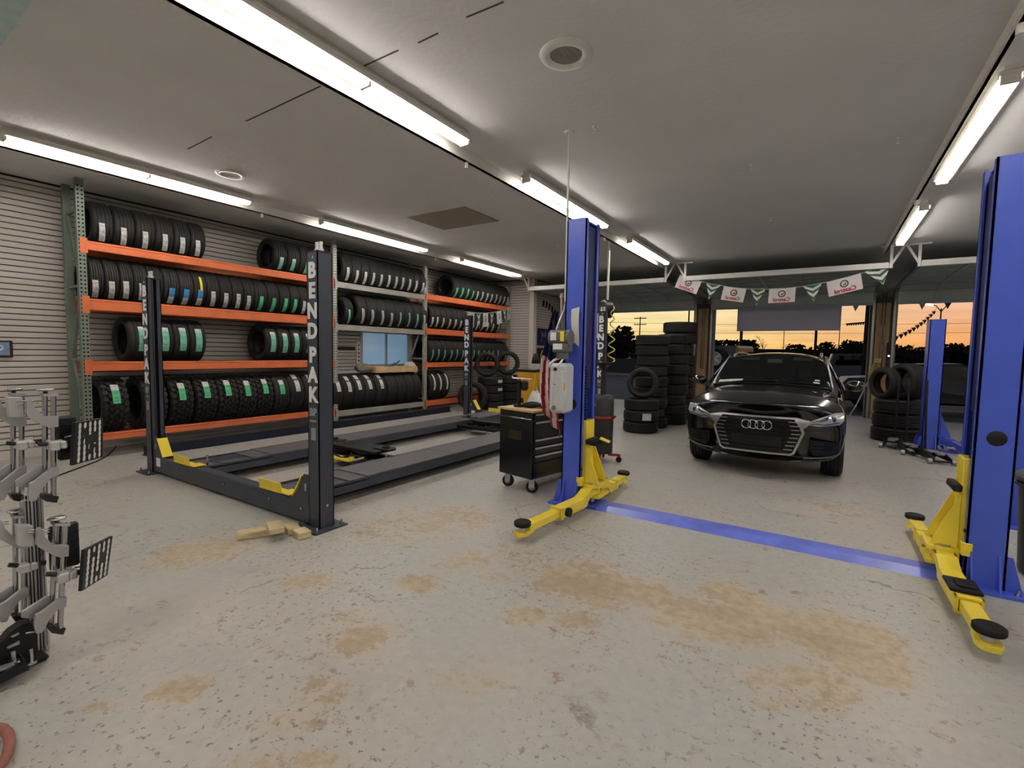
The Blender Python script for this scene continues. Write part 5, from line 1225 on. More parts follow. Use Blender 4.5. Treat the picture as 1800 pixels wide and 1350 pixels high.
# ================================================================== PENNANTS
GRN = mat('pennant_green', (58, 110, 74), 0.7, 0, 0.2, 0.1, 6); PWH = mat('pennant_white', (222, 220, 216), 0.7, 0, 0.2, 0.06, 6); PRD = mat('pennant_red_print', (196, 60, 74), 0.7, 0, 0.2, 0.06, 6); PGN = mat('pennant_green_print', (40, 92, 62), 0.7, 0, 0.2, 0.06, 6)
castrol = text_mesh('Castrol', 0.085, PRD, 0.0008, 'CENTER', 0.002)
def pennant_string(label, pts, flags, size):
    """pts: catenary points; flags: (t, kind) along it; local frame in the vertical plane of the chord"""
    a, b = Vector(pts[0]), Vector(pts[-1]); t = thing('pennant_string', label, 'pennants', a)
    P = [Vector(p)-a for p in pts]
    MB().tube(P, 0.005, 6).build('cord', PWH, t)
    def at(u):
        s = u*(len(P)-1); i = min(int(s), len(P)-2); return P[i].lerp(P[i+1], s-i)
    for k, (u, kind, du) in enumerate(flags):
        p0, p1 = at(u-du), at(u+du); d = (p1-p0).normalized(); n = Vector((d.y, -d.x, 0)).normalized(); dn = d.cross(n)
        if dn.z > 0: dn = -dn
        n = dn.cross(d).normalized()
        L_ = (p1-p0).length
        tilt = random.uniform(-0.12, 0.12)
        def F(u_, v_, o_=0.0):
            wave = 0.006*math.sin(u_*5+k)*v_ + 0.02*v_*math.sin(k*1.7)
            return p0+d*(L_*u_+tilt*v_*size*0.5)+dn*(size*v_)+n*(wave+o_)
        m = MB(); m.smooth = True
        if kind == 'flag':
            m.grid(lambda a_, b_: F(a_, b_), 8, 6)
            f = m.build('flag', PWH, t, recalc=False)
            # round emblem: dark disc with light and red bands
            r_ = 0.24
            def disc(r0, a0, a1, off):
                mm = MB(); N_ = 16
                c_ = F(0.5, 0.40, off)
                pp = [c_] + [F(0.5+r0*size/L_*math.cos(a0+(a1-a0)*i/N_), 0.40-r0*math.sin(a0+(a1-a0)*i/N_), off) for i in range(N_+1)]
                mm.add(pp, [(0, i+1, i+2) for i in range(N_)]); return mm
            for off in (0.005, -0.005):
                sgn = 1 if off > 0 else -1
                disc(r_, 0, 2*PI, off).build('emblem_disc', PGN, f, recalc=False)
                disc(r_*0.70, 0, 2*PI, off*1.5).build('emblem_band', PWH, f, recalc=False)
                disc(r_*0.46, -2.6, 0.9, off*2.0).build('emblem_swoosh', PRD, f, recalc=False)
            # the word is printed on the outer side and shows through mirrored
            sc = L_*0.75/0.30
            c = F(0.5, 0.80, -0.004)
            w = put('printed_word', castrol, f)
            X = -d; Z = (n if n.dot(Vector((0, -1, 0))) > 0 else -n)
            Y = -dn
            w.matrix_local = Matrix(((X.x*sc, Y.x*sc, Z.x, c.x), (X.y*sc, Y.y*sc, Z.y, c.y), (X.z*sc, Y.z*sc, Z.z, c.z), (0, 0, 0, 1)))
            w.location = F(0.5, 0.80, 0.010 if F(0.5, 0.8, 0.004).y < F(0.5, 0.8, -0.004).y else -0.010)
        else:
            tri = lambda u_, v_: F(0.5+(u_-0.5)*(1-v_), v_*1.15)
            Lp = lambda v_: tri(0.0, min(v_, 1.0)); Cp = lambda v_: tri(0.5, min(v_, 1.0)); Rp = lambda v_: tri(1.0, min(v_, 1.0))
            dv = 0.22; ed = [0.0, 0.16, 0.32, 0.52, 0.72]
            m.mi = 0; m.add([Lp(0), Cp(0), Cp(dv)], [(0, 1, 2)]); m.add([Cp(0), Rp(0), Cp(dv)], [(0, 1, 2)])
            for j_ in range(4):
                m.mi = 1 if j_ % 2 == 0 else 0; e0, e1 = ed[j_], ed[j_+1]
                m.add([Lp(e0), Cp(e0+dv), Cp(e1+dv), Lp(e1)], [(0, 1, 2, 3)]); m.add([Cp(e0+dv), Rp(e0), Rp(e1), Cp(e1+dv)], [(0, 1, 2, 3)])
            m.mi = 1; m.add([Lp(0.72), Cp(0.94), Cp(1.0)], [(0, 1, 2)]); m.add([Rp(0.72), Cp(1.0), Cp(0.94)], [(0, 1, 2)])
            m.build('triangle', [GRN, PWH], t, recalc=False)
    return t
A_ = Vector((-2.93, 11.66, 3.36)); B_ = Vector((1.03, 11.66, 3.33)); sag = 0.42
pts = [A_.lerp(B_, i/32) + Vector((0, 0, -sag*4*(i/32)*(1-i/32))) for i in range(33)]
pennant_string('string of white oil-brand flags and green striped triangles sagging across the middle door', pts,
               [(0.065, 'flag', 0.062), (0.19, 'tri', 0.036), (0.305, 'flag', 0.058), (0.42, 'tri', 0.036), (0.535, 'flag', 0.062), (0.67, 'tri', 0.04), (0.80, 'flag', 0.07), (0.935, 'tri', 0.05)], 0.30)
A_ = Vector((-6.70, 8.47, 2.37)); B_ = Vector((-7.86, 12.1, 2.84))
pts = [A_.lerp(B_, i/24) + Vector((0, 0, -0.10*4*(i/24)*(1-i/24))) for i in range(25)]
pennant_string('string of small flags tied from the far lift column to the corner rack bay', pts,
               [(0.10, 'flag', 0.045), (0.22, 'tri', 0.035), (0.36, 'flag', 0.05), (0.50, 'tri', 0.035), (0.66, 'flag', 0.055), (0.80, 'tri', 0.035), (0.93, 'flag', 0.05)], 0.34)
# ================================================================== BANNERS ON THE SIDE WALL
SX = XJ+0.004
def banner(label, y0, y1, z0, z1, mt, words):
    t = thing('banner', label, 'banner', (SX, y0, z0))
    m = MB(); m.box((0, 0, 0), (0.012, y1-y0, z1-z0)); m.build('cloth', mt, t)
    for w_, size, mm, y, z in words:
        put('lettering', text_mesh(w_, size, mm, 0.002, 'LEFT', 0.004), t, (0.0135, y, z), (PI/2, 0, PI/2))
    return t
NB = mat('banner_navy', (30, 36, 66), 0.7, 0, 0.2, 0.1, 5); KB = mat('banner_black', (30, 30, 30), 0.7, 0, 0.2, 0.1, 5)
banner('navy banner with purple and red lettering above the black one', 12.5, 14.6, 1.70, 2.22, NB, [('Mo', 0.42, mat('print_purple', (112, 100, 176), 0.6, 0, 0.3, 0.1, 9), 0.22, 0.26), ('b', 0.42, mat('print_red', (190, 50, 70), 0.6, 0, 0.3, 0.1, 9), 1.1, 0.26)])
YB2 = mat('print_lime', (190, 190, 70), 0.6, 0, 0.3, 0.1, 9)
b2 = banner('black banner with yellow green lettering and a tyre emblem', 12.5, 14.6, 0.90, 1.63, KB, [('FI', 0.40, YB2, 0.75, 0.47), ])
MB().box((0.012, 0.20, 0.10), (0.014, 1.6, 0.15)).build('stripe', YB2, b2)
MB().tube([(0.014, 0.38+0.16*math.cos(a), 0.45+0.22*math.sin(a)) for a in [2*PI*i/20 for i in range(20)]], 0.014, 6, True).tube([(0.014, 0.38+0.08*math.cos(a), 0.45+0.18*math.sin(a)) for a in [2*PI*i/20 for i in range(20)]], 0.010, 6, True).build('emblem', YB2, b2)
ac = thing('tyre_arch_decoration', 'black and tan striped tyre tread cut-out fixed on the slat wall', 'decoration', (SX, 12.7, 2.36))
TANP = mat('tread_tan', (176, 166, 140), 0.7, 0, 0.2, 0.1, 9)
for k in range(14):
    a0 = k/14; a1 = (k+1)/14
    def S_(t, r): return (0.0, 0.10+1.3*t, 0.80-0.75*t*t*r-0.1*(1-r)*4*(1-t))
    m = MB(); th = 0.012
    q_ = [(0, 0.1+1.3*a0, 0.70-0.58*a0**2), (0, 0.1+1.3*a1, 0.70-0.58*a1**2), (0, 0.1+1.3*a1-0.04, 0.52-0.62*a1**2), (0, 0.1+1.3*a0-0.04, 0.52-0.62*a0**2)]
    m.add(q_+[(th, y, z) for _, y, z in q_], [(0,1,2,3), (7,6,5,4), (0,4,5,1), (1,5,6,2), (2,6,7,3), (3,7,4,0)])
    m.build('stripe', TANP if k % 2 else KB, ac)
# ================================================================== SMALL THINGS ON THE LEFT WALL AND BAY TWO
tv = thing('wall_monitor', 'small wall monitor with dark frame beside the tyre rack', 'monitor', (XW+0.0, 1.42, 1.32))
MB().box((0.0, 0, 0), (0.05, 0.31, 0.21), None, 0.006).build('case', BLACK_PLASTIC, tv)
MB().box((0.05, 0.02, 0.025), (0.052, 0.28, 0.19)).build('screen', mat('screen_blue_grey', (96, 108, 130), 0.2, 0, 0.5, 0.3, 20, emit=(120, 132, 150), power=0.25), tv)
MB().lathe([(0.022, 0.0), (0.034, 0.0)], 16, 'X', Matrix.Translation((0.0526, 0.19, 0.12))).build('screen_icon', LETTER_WHITE, tv, recalc=False)
pk = thing('wood_plank', 'pale wooden plank box resting on the bottom tyres below the window', 'plank', (-8.0, 7.06, 1.0))
MB().box((-0.32, 0.0, 0.0), (0.0, 1.26, 0.02)).box((-0.02, 0, 0.02), (0.0, 1.26, 0.13), None, 0.003).box((-0.32, 0, 0.02), (-0.30, 1.26, 0.13), None, 0.003).box((-0.3, 0.0, 0.02), (-0.02, 0.02, 0.13)).box((-0.3, 1.24, 0.02), (-0.02, 1.26, 0.13)).build('tray', WOOD_TOP, pk)
def lump(name, loc, sx, sy, sz, mt, label, cat, seed):
    rnd = random.Random(seed); ph = [rnd.uniform(0, 6) for _ in range(4)]
    m = MB(); m.smooth = True
    def fn(u, v):
        r = 1+0.16*math.sin(3*2*PI*u+ph[0])*math.sin(2*PI*v+ph[1])+0.10*math.sin(5*2*PI*u+ph[2])
        return (sx*math.sin(PI*v)*math.cos(2*PI*u)*r, sy*math.sin(PI*v)*math.sin(2*PI*u)*r, sz*(1-math.cos(PI*v))/2*(1+0.08*math.sin(4*2*PI*u+ph[3])))
    m.grid(fn, 20, 8); o = m.build(name, mt); o.location = loc; return tag(o, label, cat)
lump('shop_rag', (-8.15, 6.86, 1.0), 0.2, 0.17, 0.19, mat('rag_olive', (126, 120, 104), 0.9, 0, 0.1, 0.2, 12), 'bundled olive grey rag beside the wooden plank box', 'rag', 3)
lump('shop_towel', (-8.15, 8.2, 1.02), 0.12, 0.16, 0.2, mat('towel_white', (196, 196, 190), 0.9, 0, 0.1, 0.12, 12), 'crumpled white towel at the far end of the plank box', 'towel', 5)
cg = thing('caulking_gun', 'blue grey caulking gun lying in the plank box', 'caulking gun', (-8.12, 7.42, 1.08), 0.2)
MB().bar((0, 0, 0.03), (0, 0.42, 0.11), 0.06, 0.05, (0, 0, 1), 0.008).build('barrel', mat('gun_blue_grey', (92, 108, 130), 0.4, 0.3, 0.5, 0.2, 9), cg)
MB().bar((0, 0.40, 0.1), (0, 0.55, 0.17), 0.02, 0.02).bar((0, 0.05, 0.02), (0, -0.05, -0.03), 0.03, 0.04).build('handle', DARK_STEEL, cg)
pr_t = thing('power_strip', 'black power strip mounted on the slat wall below the grey beam', 'power strip', (XW+0.0, 6.65, 1.475))
MB().box((0, 0, 0), (0.04, 0.45, 0.075), None, 0.006).build('case', BLACK_PLASTIC, pr_t)
for k in range(5): MB().box((0.04, 0.05+0.08*k, 0.02), (0.042, 0.09+0.08*k, 0.055)).build('socket', DARK_STEEL, pr_t)
gs = thing('gauge_strip', 'white vertical gauge strip with black marks beside the window', 'gauge', (XW+0.0, 7.16, 1.07))
MB().box((0.0, 0, 0), (0.02, 0.10, 0.60), None, 0.003).build('board', WHITE_PAINT, gs)
for k in range(6): MB().lathe([(0, 0.0), (0.022, 0.0)], 12, 'X', Matrix.Translation((0.0215, 0.05, 0.09+0.085*k))).build('mark', PRINT, gs)
# dark steel beam lying along the foot of the rack
gb = thing('steel_beam', 'long dark navy steel beam lying on the floor along the rack foot', 'steel beam', (-7.72, 2.75, 0))
NV_ = mat('beam_navy', (36, 42, 60), 0.45, 0.2, 0.4, 0.2, 4)
MB().box((-0.06, 0, 0), (0.06, 6.4, 0.012)).box((-0.06, 0, 0.118), (0.06, 6.4, 0.13)).box((-0.006, 0, 0.012), (0.006, 6.4, 0.118)).build('profile', NV_, gb)
# cable and hose on the floor
pts = [back(x, y, 0.008) for x, y in ((80,846),(105,835),(140,822),(170,811),(190,800),(203,786),(209,775))]
tag(MB().tube(pts, 0.008, 6).build('floor_cable', BLACK_PLASTIC), 'thin black cable running over the floor toward the rack', 'cable')
pts = [back(x, y, 0.018) for x, y in ((-60,1300),(-30,1284),(-8,1278),(6,1281),(15,1292),(17,1308),(13,1326),(2,1344),(-14,1362),(-40,1390))]
tag(MB().tube(pts, 0.017, 10).build('air_hose', mat('hose_dusty_red', (150, 96, 86), 0.6, 0, 0.3, 0.15, 20)), 'dusty red air hose curling on the concrete floor', 'hose')
# door pier fittings
cbx = thing('door_control', 'dark door control box with a lit button on the timber pier', 'control box', (1.32, YF-0.05, 1.56))
MB().box((-0.045, -0.06, -0.3), (0.045, 0.0, 0.32), None, 0.008).build('case', BLACK_PLASTIC, cbx)
MB().lathe([(0, -0.064), (0.02, -0.062), (0.022, -0.06)], 12, 'Y').build('button', mat('button_lit', (240, 240, 230), 0.4, 0, 0.3, emit=(255, 250, 235), power=2.0), cbx)
hz_ = thing('hose_bundle', 'yellow hose looped on the timber pier beside the car', 'hose', (1.10, YF-0.08, 1.3))
pts = [(0.10*math.cos(t)-0.02, -0.03-0.004*t, -0.28+0.42*math.sin(t)*(1-0.03*t)) for t in [i*0.35 for i in range(54)]]
MB().tube(pts, 0.013, 6).build('loop', mat('hose_yellow', (196, 176, 84), 0.5, 0, 0.4, 0.1, 20), hz_)
MB().box((-0.06, -0.05, 0.08), (0.08, 0.03, 0.20), None, 0.008).build('hanger', mat('hanger_tan', (196, 176, 130), 0.6, 0, 0.3, 0.1, 9), hz_)
tag(MB().tube([(1.0, YF-0.12, 1.05), (0.86, YF-0.3, 0.7), (0.72, YF-0.42, 0.32), (0.6, YF-0.46, 0.06), (0.45, YF-0.4, 0.02)], 0.014, 6).build('drain_hose', ALU_MATT), 'pale hose sloping from the timber pier to the floor', 'hose')
# small hooks in the ceiling
for k, (x, y) in enumerate(((1580,247),(1320,294),(1355,386),(1044,228),(980,432),(888,443),(1535,484),(1240,452))):
    c = back(x, y, CEIL-0.03)
    h = tag(MB().cyl((0, 0, 0.03), (0, 0, 0.012), 0.018, 8).tube([(0, 0, 0.012), (0.015, 0, 0.0), (0.02, 0.0, -0.02), (0.0, 0, -0.03), (-0.015, 0, -0.02)], 0.006, 6).build('ceiling_hook', WHITE_PAINT), 'small white hook screwed into the ceiling between the light rows', 'hook', 'small ceiling hooks')
    h.location = c
# ================================================================== WHEEL CLAMP STAND
def onx(px, py, X):
    d = _r*((px-900)/CAM_F) + _d*((py-675)/CAM_F) + _f
    t = X/d.x
    return Vector((X, d.y*t, CAM_H+d.z*t))
SX0 = -3.12
sb = onx(60, 1140, SX0)
std = thing('clamp_stand', 'aluminium post on a black foot that carries the wheel clamps', 'stand', (SX0-0.02, sb.y, 0))
SB = Vector(std.location)
def rel(p, o): return Vector(p)-o
yc = onx(60, 1000, SX0).y; yw = (onx(84, 1000, SX0).y-onx(38, 1000, SX0).y)/2
m = MB()
ys = yc-SB.y
m.box((-0.05, ys-yw*0.6, 0.02), (0.045, ys+yw*0.45, 0.80), None, 0.006)
m.build('post', ALU, std)
m = MB().box((-0.05, ys+yw*0.5, 0.0), (0.02, ys+yw*0.98, 0.80), None, 0.006); m.build('side_profile', ALU, std)
for k in (-0.45, -0.2, 0.1, 0.32):
    MB().box((0.045, ys+yw*k-0.003, 0.03), (0.0475, ys+yw*k+0.003, 0.79)).build('groove', DARK_STEEL, std)
MB().box((0.02, ys+yw*0.72, 0.03), (0.0225, ys+yw*0.76, 0.79)).build('groove', DARK_STEEL, std)
# black foot: slotted gusset plate, base bar and studs
def poly_x(name, pts, X0, X1, mt, parent, o):
    """plate with its outline given by photo pixels on the plane x = X0, extruded to X1"""
    a = [onx(x, y, X0) for x, y in pts]; b = [Vector((X1, p.y, p.z)) for p in a]; n = len(a)
    mb = MB().add([p-o for p in a]+[p-o for p in b], [tuple(range(n)), tuple(range(2*n-1, n-1, -1))]+[(i, (i+1) % n, n+(i+1) % n, n+i) for i in range(n)])
    return mb.build(name, mt, parent)
BLKM = mat('foot_black_powder', (22, 24, 26), 0.4, 0.2, 0.4, 0.15, 12)
poly_x('gusset', [(-20,1150),(4,1128),(18,1112),(38,1098),(52,1094),(66,1100),(66,1166),(52,1170),(36,1150),(-20,1165)], -3.00, -3.06, BLKM, std, SB)
for pts in (((19,1119),(33,1112),(34,1115),(22,1121)), ((12,1138),(34,1126),(35,1132),(14,1141))):
    poly_x('slot', pts, -2.995, -3.002, ALU_MATT, std, SB)
poly_x('foot_bar', [(-40,1210),(26,1172),(50,1170),(50,1178),(-40,1222)], -2.90, -3.05, BLKM, std, SB)
q0, q1 = onx(-30, 1185, -2.93), onx(24, 1168, -2.93)
MB().bar(q0-SB, q1-SB, 0.03, 0.012).build('foot_edge', ALU_MATT, std)
for x0, y0, y1 in ((23, 1146, 1166), (53, 1140, 1166)):
    a, b = onx(x0, y0, -2.96), onx(x0+2, y1, -2.96)
    MB().cyl(a-SB, b-SB, 0.009, 8).cyl(b-SB, b-SB+Vector((0, 0, 0.012)), 0.022, 6).build('stud', CHROME, std)
HZ = onx(12, 1160, -2.98)
MB().box((-0.20, -0.25, 0.0), (0.12, 0.03, 0.03), None, 0.01).build('base_plate', BLKM, std)
def clamp(label, kx, ky, sc, X, plate, slant=0.0, grp='wheel alignment clamps on the stand', hook=True):
    """kx, ky: photo pixel of the top knob; all offsets are in photo pixels scaled by sc, set on the plane x = X"""
    def P(dx, dy, off=0.0):
        return onx(kx+(dx+slant*dy)*sc, ky+dy*sc, X+off)
    o = P(7, 190); t = thing('wheel_clamp', label, 'wheel clamp', o)
    u = (P(1, 90)-P(0, 90)).length      # metres per photo pixel here
    def rod(dx, r, y0, y1, nm, mt, off=0.0): MB().cyl(P(dx, y0, off)-o, P(dx, y1, off)-o, r*u, 14).build(nm, mt, t)
    rod(-1, 5.2, 8, 187, 'rod', CHROME, -0.03)
    rod(14, 5.2, 8, 187, 'rod', CHROME, 0.0)
    MB().bar(P(-7, 9, -0.015)-o, P(20, 9, -0.015)-o, 0.06, 0.012).build('end_plate', ALU_MATT, t)
    c = P(0, 0, -0.015)-o
    MB().lathe([(0, 2.5*u), (14*u, 2.5*u), (16*u, 1*u), (16*u, -1.5*u), (13*u, -3*u), (0, -3*u)], 28, 'Z', Matrix.Translation(c)).build('knob', CHROME, t)
    MB().cyl(P(0, 2, -0.015)-o, P(0, 10, -0.015)-o, 4*u, 12).build('screw', DARK_STEEL, t)
    def plate_px(nm, pts, o0, o1, mt):
        a = [P(x, y, o0) for x, y in pts]; n = len(a); bb = [p+Vector((o1-o0, 0, 0)) for p in a]
        return MB().add([p-o for p in a]+[p-o for p in bb], [tuple(range(n)), tuple(range(2*n-1, n-1, -1))]+[(i, (i+1) % n, n+(i+1) % n, n+i) for i in range(n)]).build(nm, mt, t)
    # upper jaw arm with its rounded claw, then the lower one
    plate_px('jaw_arm', [(-33,20),(-30,17),(-25,17),(-22,22),(-19,31),(-10,40),(-2,47),(23,47),(23,65),(8,67),(-6,62),(-26,51),(-31,48),(-33,40)], 0.035, 0.012, ALU_MATT)
    plate_px('jaw_arm', [(23,135),(23,151),(8,157),(-4,172),(-16,195),(-26,197),(-30,184),(-28,166),(-18,161),(0,147),(12,137)], 0.035, 0.012, ALU_MATT)
    plate_px('jaw_web', [(-26,40),(0,50),(20,50),(20,62),(-4,60),(-28,50)], 0.012, -0.06, ALU_MATT)
    plate_px('jaw_web', [(-52,160),(-10,133),(-6,133),(-4,150),(-30,172),(-52,170)], -0.02, -0.035, ALU_MATT)
    plate_px('claw_block', [(-66,14),(-40,14),(-38,48),(-62,48)], -0.03, -0.09, mat('clamp_block_pale', (206, 206, 204), 0.4, 0.4, 0.5, 0.05, 9))
    for y in (21, 25): MB().cyl(P(-52, y, 0.0)-o, P(-12, y-2, 0.0)-o, 1.6*u, 8).build('claw_pin', CHROME, t)
    MB().cyl(P(-44, 196, 0.01)-o, P(-18, 192, 0.01)-o, 1.8*u, 8).build('claw_pin', CHROME, t)
    plate_px('foot_jaw', [(-6,186),(4,184),(24,188),(20,199),(0,196)], 0.01, -0.05, DARK_STEEL)
    # centre carriage with lock screw
    b = P(17, 97, 0.0)-o
    MB().box((b.x-0.045, b.y-15*u, b.z-11*u), (b.x+0.045, b.y+5*u, b.z+11*u), None, 0.006).box((b.x-0.03, b.y+5*u, b.z-8*u), (b.x+0.05, b.y+17*u, b.z+10*u), None, 0.006).build('carriage', mat('clamp_block_pale', (206, 206, 204)), t)
    MB().cyl(P(-13, 95, 0.02)-o, P(3, 96, 0.02)-o, 5*u, 12).build('lock_knob', DARK_STEEL, t)
    MB().cyl(P(34, 93, 0.0)-o, P(52, 91, 0.0)-o, 6*u, 12).build('target_shaft', BLACK_PLASTIC, t)
    MB().cyl(P(34, 84, 0.02)-o, P(46, 82, 0.02)-o, 2.2*u, 8).cyl(P(45, 82, 0.02)-o, P(49, 81.5, 0.02)-o, 3.4*u, 10).build('lock_screw', CHROME, t)
    if plate:
        (TL, TR, BR, BL), Xl, Xr, back_px = plate
        C = [onx(*TL, Xl), onx(*TR, Xr), onx(*BR, Xr), onx(*BL, Xl)]
        n = (C[1]-C[0]).cross(C[3]-C[0]).normalized()
        if n.x < 0: n = -n
        mb = MB(); Cb = [p-n*0.014 for p in C]
        mb.add([p-o for p in C]+[p-o for p in Cb], [(0,1,2,3), (7,6,5,4), (0,4,5,1), (1,5,6,2), (2,6,7,3), (3,7,4,0)])
        tp = mb.build('target_plate', mat('target_black', (24, 25, 27), 0.5, 0, 0.4, 0.1, 12), t)
        DOT = mat('target_dot', (216, 216, 212), 0.5, 0, 0.4, 0.05, 20)
        eu, ev = (C[1]-C[0]), (C[3]-C[0]); R_ = min(eu.length, ev.length)*0.078
        un, vn = eu.normalized(), ev.normalized()
        spots = [(u_, v_) for v_ in (0.10, 0.23, 0.36, 0.5, 0.64, 0.77, 0.90) for u_ in (0.14, 0.32, 0.5, 0.68, 0.86)]
        gone = {1*5+1, 3*5+3, 5*5+2, 2*5+3}
        for q, (u_, v_) in enumerate(spots):
            if q in gone: continue
            c_ = C[0].lerp(C[1], u_).lerp(C[3].lerp(C[2], u_), v_)+n*0.0012
            MB().add([c_-o]+[c_-o+R_*(math.cos(2*PI*i/12)*un+math.sin(2*PI*i/12)*vn) for i in range(12)], [(0, 1+i, 1+(i+1) % 12) for i in range(12)]).build('dot', DOT, tp, recalc=False)
        # bracket behind the plate
        cc = (C[0]+C[1]+C[2]+C[3])/4
        MB().cyl(P(50, 91, 0.0)-o, C[0].lerp(C[3], 0.6)-o-n*0.01+un*0.03, 5*u, 10).build('target_hub', BLACK_PLASTIC, t)
        (x0, y0), (x1, y1), Xb = back_px
        a, b2 = onx(x0, y0, Xb), onx(x1, y1, Xb)
        hs = MB().box(Vector((Xb-0.03, a.y, b2.z))-o, Vector((Xb, b2.y, a.z))-o, None, 0.008)
        g = hs.build('grip_pad', mat('pad_dark_green_black', (28, 32, 36), 0.5, 0, 0.4, 0.1, 12), t)
        for k in range(4):
            zz = a.z+(b2.z-a.z)*(0.2+0.2*k)
            MB().box(Vector((Xb, a.y+0.004, zz-0.003))-o, Vector((Xb+0.004, b2.y-0.004, zz+0.003))-o).build('rib', BLACK_PLASTIC, g)
    return t
clamp('upper wheel clamp with an upright square dotted black target', 80, 685, 1.0, -3.02, (((133,743),(181,735),(181,803),(129,818)), -2.95, -3.22, ((100,734),(138,806), -3.14)))
clamp('upper wheel clamp without target, behind the dotted one on the stand', 24, 684, 1.0, -3.16, None)
clamp('lower wheel clamp with a tilted square dotted black target', 100, 911, 1.03, -2.96, (((149,967),(198,942),(189,1011),(144,1039)), -2.86, -3.12, ((86,928),(142,992), -3.08)), -0.045)
clamp('lower wheel clamp without target, on the far side of the stand post', 28, 898, 1.0, -3.12, None)
# ================================================================== OUTDOORS
ASPH = mat('asphalt_dusk', (66, 66, 70), 0.85, 0, 0.3, 0.2, 0.8, 0.2, 30)
structure(MB().box((-120, YF+0.12, -0.25), (120, 200, -0.03)).build('ground', ASPH))
structure(MB().box((-7.6, YF+0.12, -0.2), (7.6, YF+0.5, -0.012)).build('door_apron', mat('apron_concrete', (150, 146, 138), 0.8, 0, 0.3, 0.15, 2, 0.1, 30)))
structure(MB().box((-60, 33, -0.03), (40, 33.5, 0.12)).build('kerb', mat('kerb_concrete', (120, 116, 116), 0.8, 0, 0.3, 0.15, 2)))
pl = MB().box((1.0, 18.9, -0.03), (9.0, 19.02, -0.026)); structure(pl.build('parking_line', mat('line_yellow_paint', (190, 170, 80), 0.7, 0, 0.3, 0.15, 6)))
# grey sign panel hanging outside the middle door
def vinyl():
    m = bpy.data.materials.new('white_vinyl_sheet'); m.use_nodes = True; n = m.node_tree; n.nodes.clear()
    d = n.nodes.new('ShaderNodeBsdfDiffuse'); t = n.nodes.new('ShaderNodeBsdfTranslucent'); x = n.nodes.new('ShaderNodeMixShader'); o = n.nodes.new('ShaderNodeOutputMaterial')
    z = n.nodes.new('ShaderNodeTexNoise'); z.inputs['Scale'].default_value = 2.0; r = n.nodes.new('ShaderNodeValToRGB')
    r.color_ramp.elements[0].color = (*lin((206, 206, 216)), 1); r.color_ramp.elements[1].color = (*lin((222, 222, 232)), 1)
    n.links.new(z.outputs[0], r.inputs[0]); n.links.new(r.outputs[0], d.inputs[0]); n.links.new(r.outputs[0], t.inputs[0])
    x.inputs[0].default_value = 0.45; n.links.new(d.outputs[0], x.inputs[1]); n.links.new(t.outputs[0], x.inputs[2]); n.links.new(x.outputs[0], o.inputs[0])
    return m
sg = thing('sign_panel', 'plain grey panel seen from behind, hung outside the middle door', 'sign', (-0.92, 15.38, 2.23))
MB().box((-1.23, -0.003, 0), (1.22, 0.003, 0.72)).build('board', vinyl(), sg)
fr_ = MB().box((-1.25, -0.026, -0.02), (1.24, -0.02, 0.0)).box((-1.25, -0.026, 0), (-1.23, 0.026, 0.72)).box((1.22, -0.026, 0), (1.24, 0.026, 0.72)).build('edge', mat('panel_edge_pale', (196, 196, 200), 0.5, 0, 0.3), sg)
for x in (-1.0, 1.0): MB().cyl((x, 0, 0.7), (x, 0, 0.95), 0.008, 8).build('hanger', DARK_STEEL, sg)
CAN = structure(MB().box((XJ-1, YF+0.2, 3.18), (XR+1, YF+0.6, 3.3)).build('canopy', DARKWALL))
for k, x in enumerate((0.62, 1.95, 2.42)):
    o = MB().add([(x-0.12, 15.42, 2.98), (x+0.12, 15.42, 2.98), (x, 15.42, 2.70), (x-0.12, 15.43, 2.98), (x+0.12, 15.43, 2.98), (x, 15.43, 2.70)], [(0,1,2), (5,4,3), (0,3,4,1), (1,4,5,2), (2,5,3,0)]).box((x-0.006, 15.42, 2.98), (x+0.006, 15.43, 3.18)).build('pennant', PWH if k < 2 else GRN)
    tag(o, ('white' if k < 2 else 'dark green')+' triangular pennant under the canopy outside ' + ('the middle door' if k == 0 else 'the last door'), 'pennant')
LEAF = mat('foliage_dusk', (22, 26, 18), 0.9, 0, 0.1, 0.4, 3); BARK = mat('bark_dark', (40, 34, 28), 0.9, 0, 0.1, 0.2, 6)
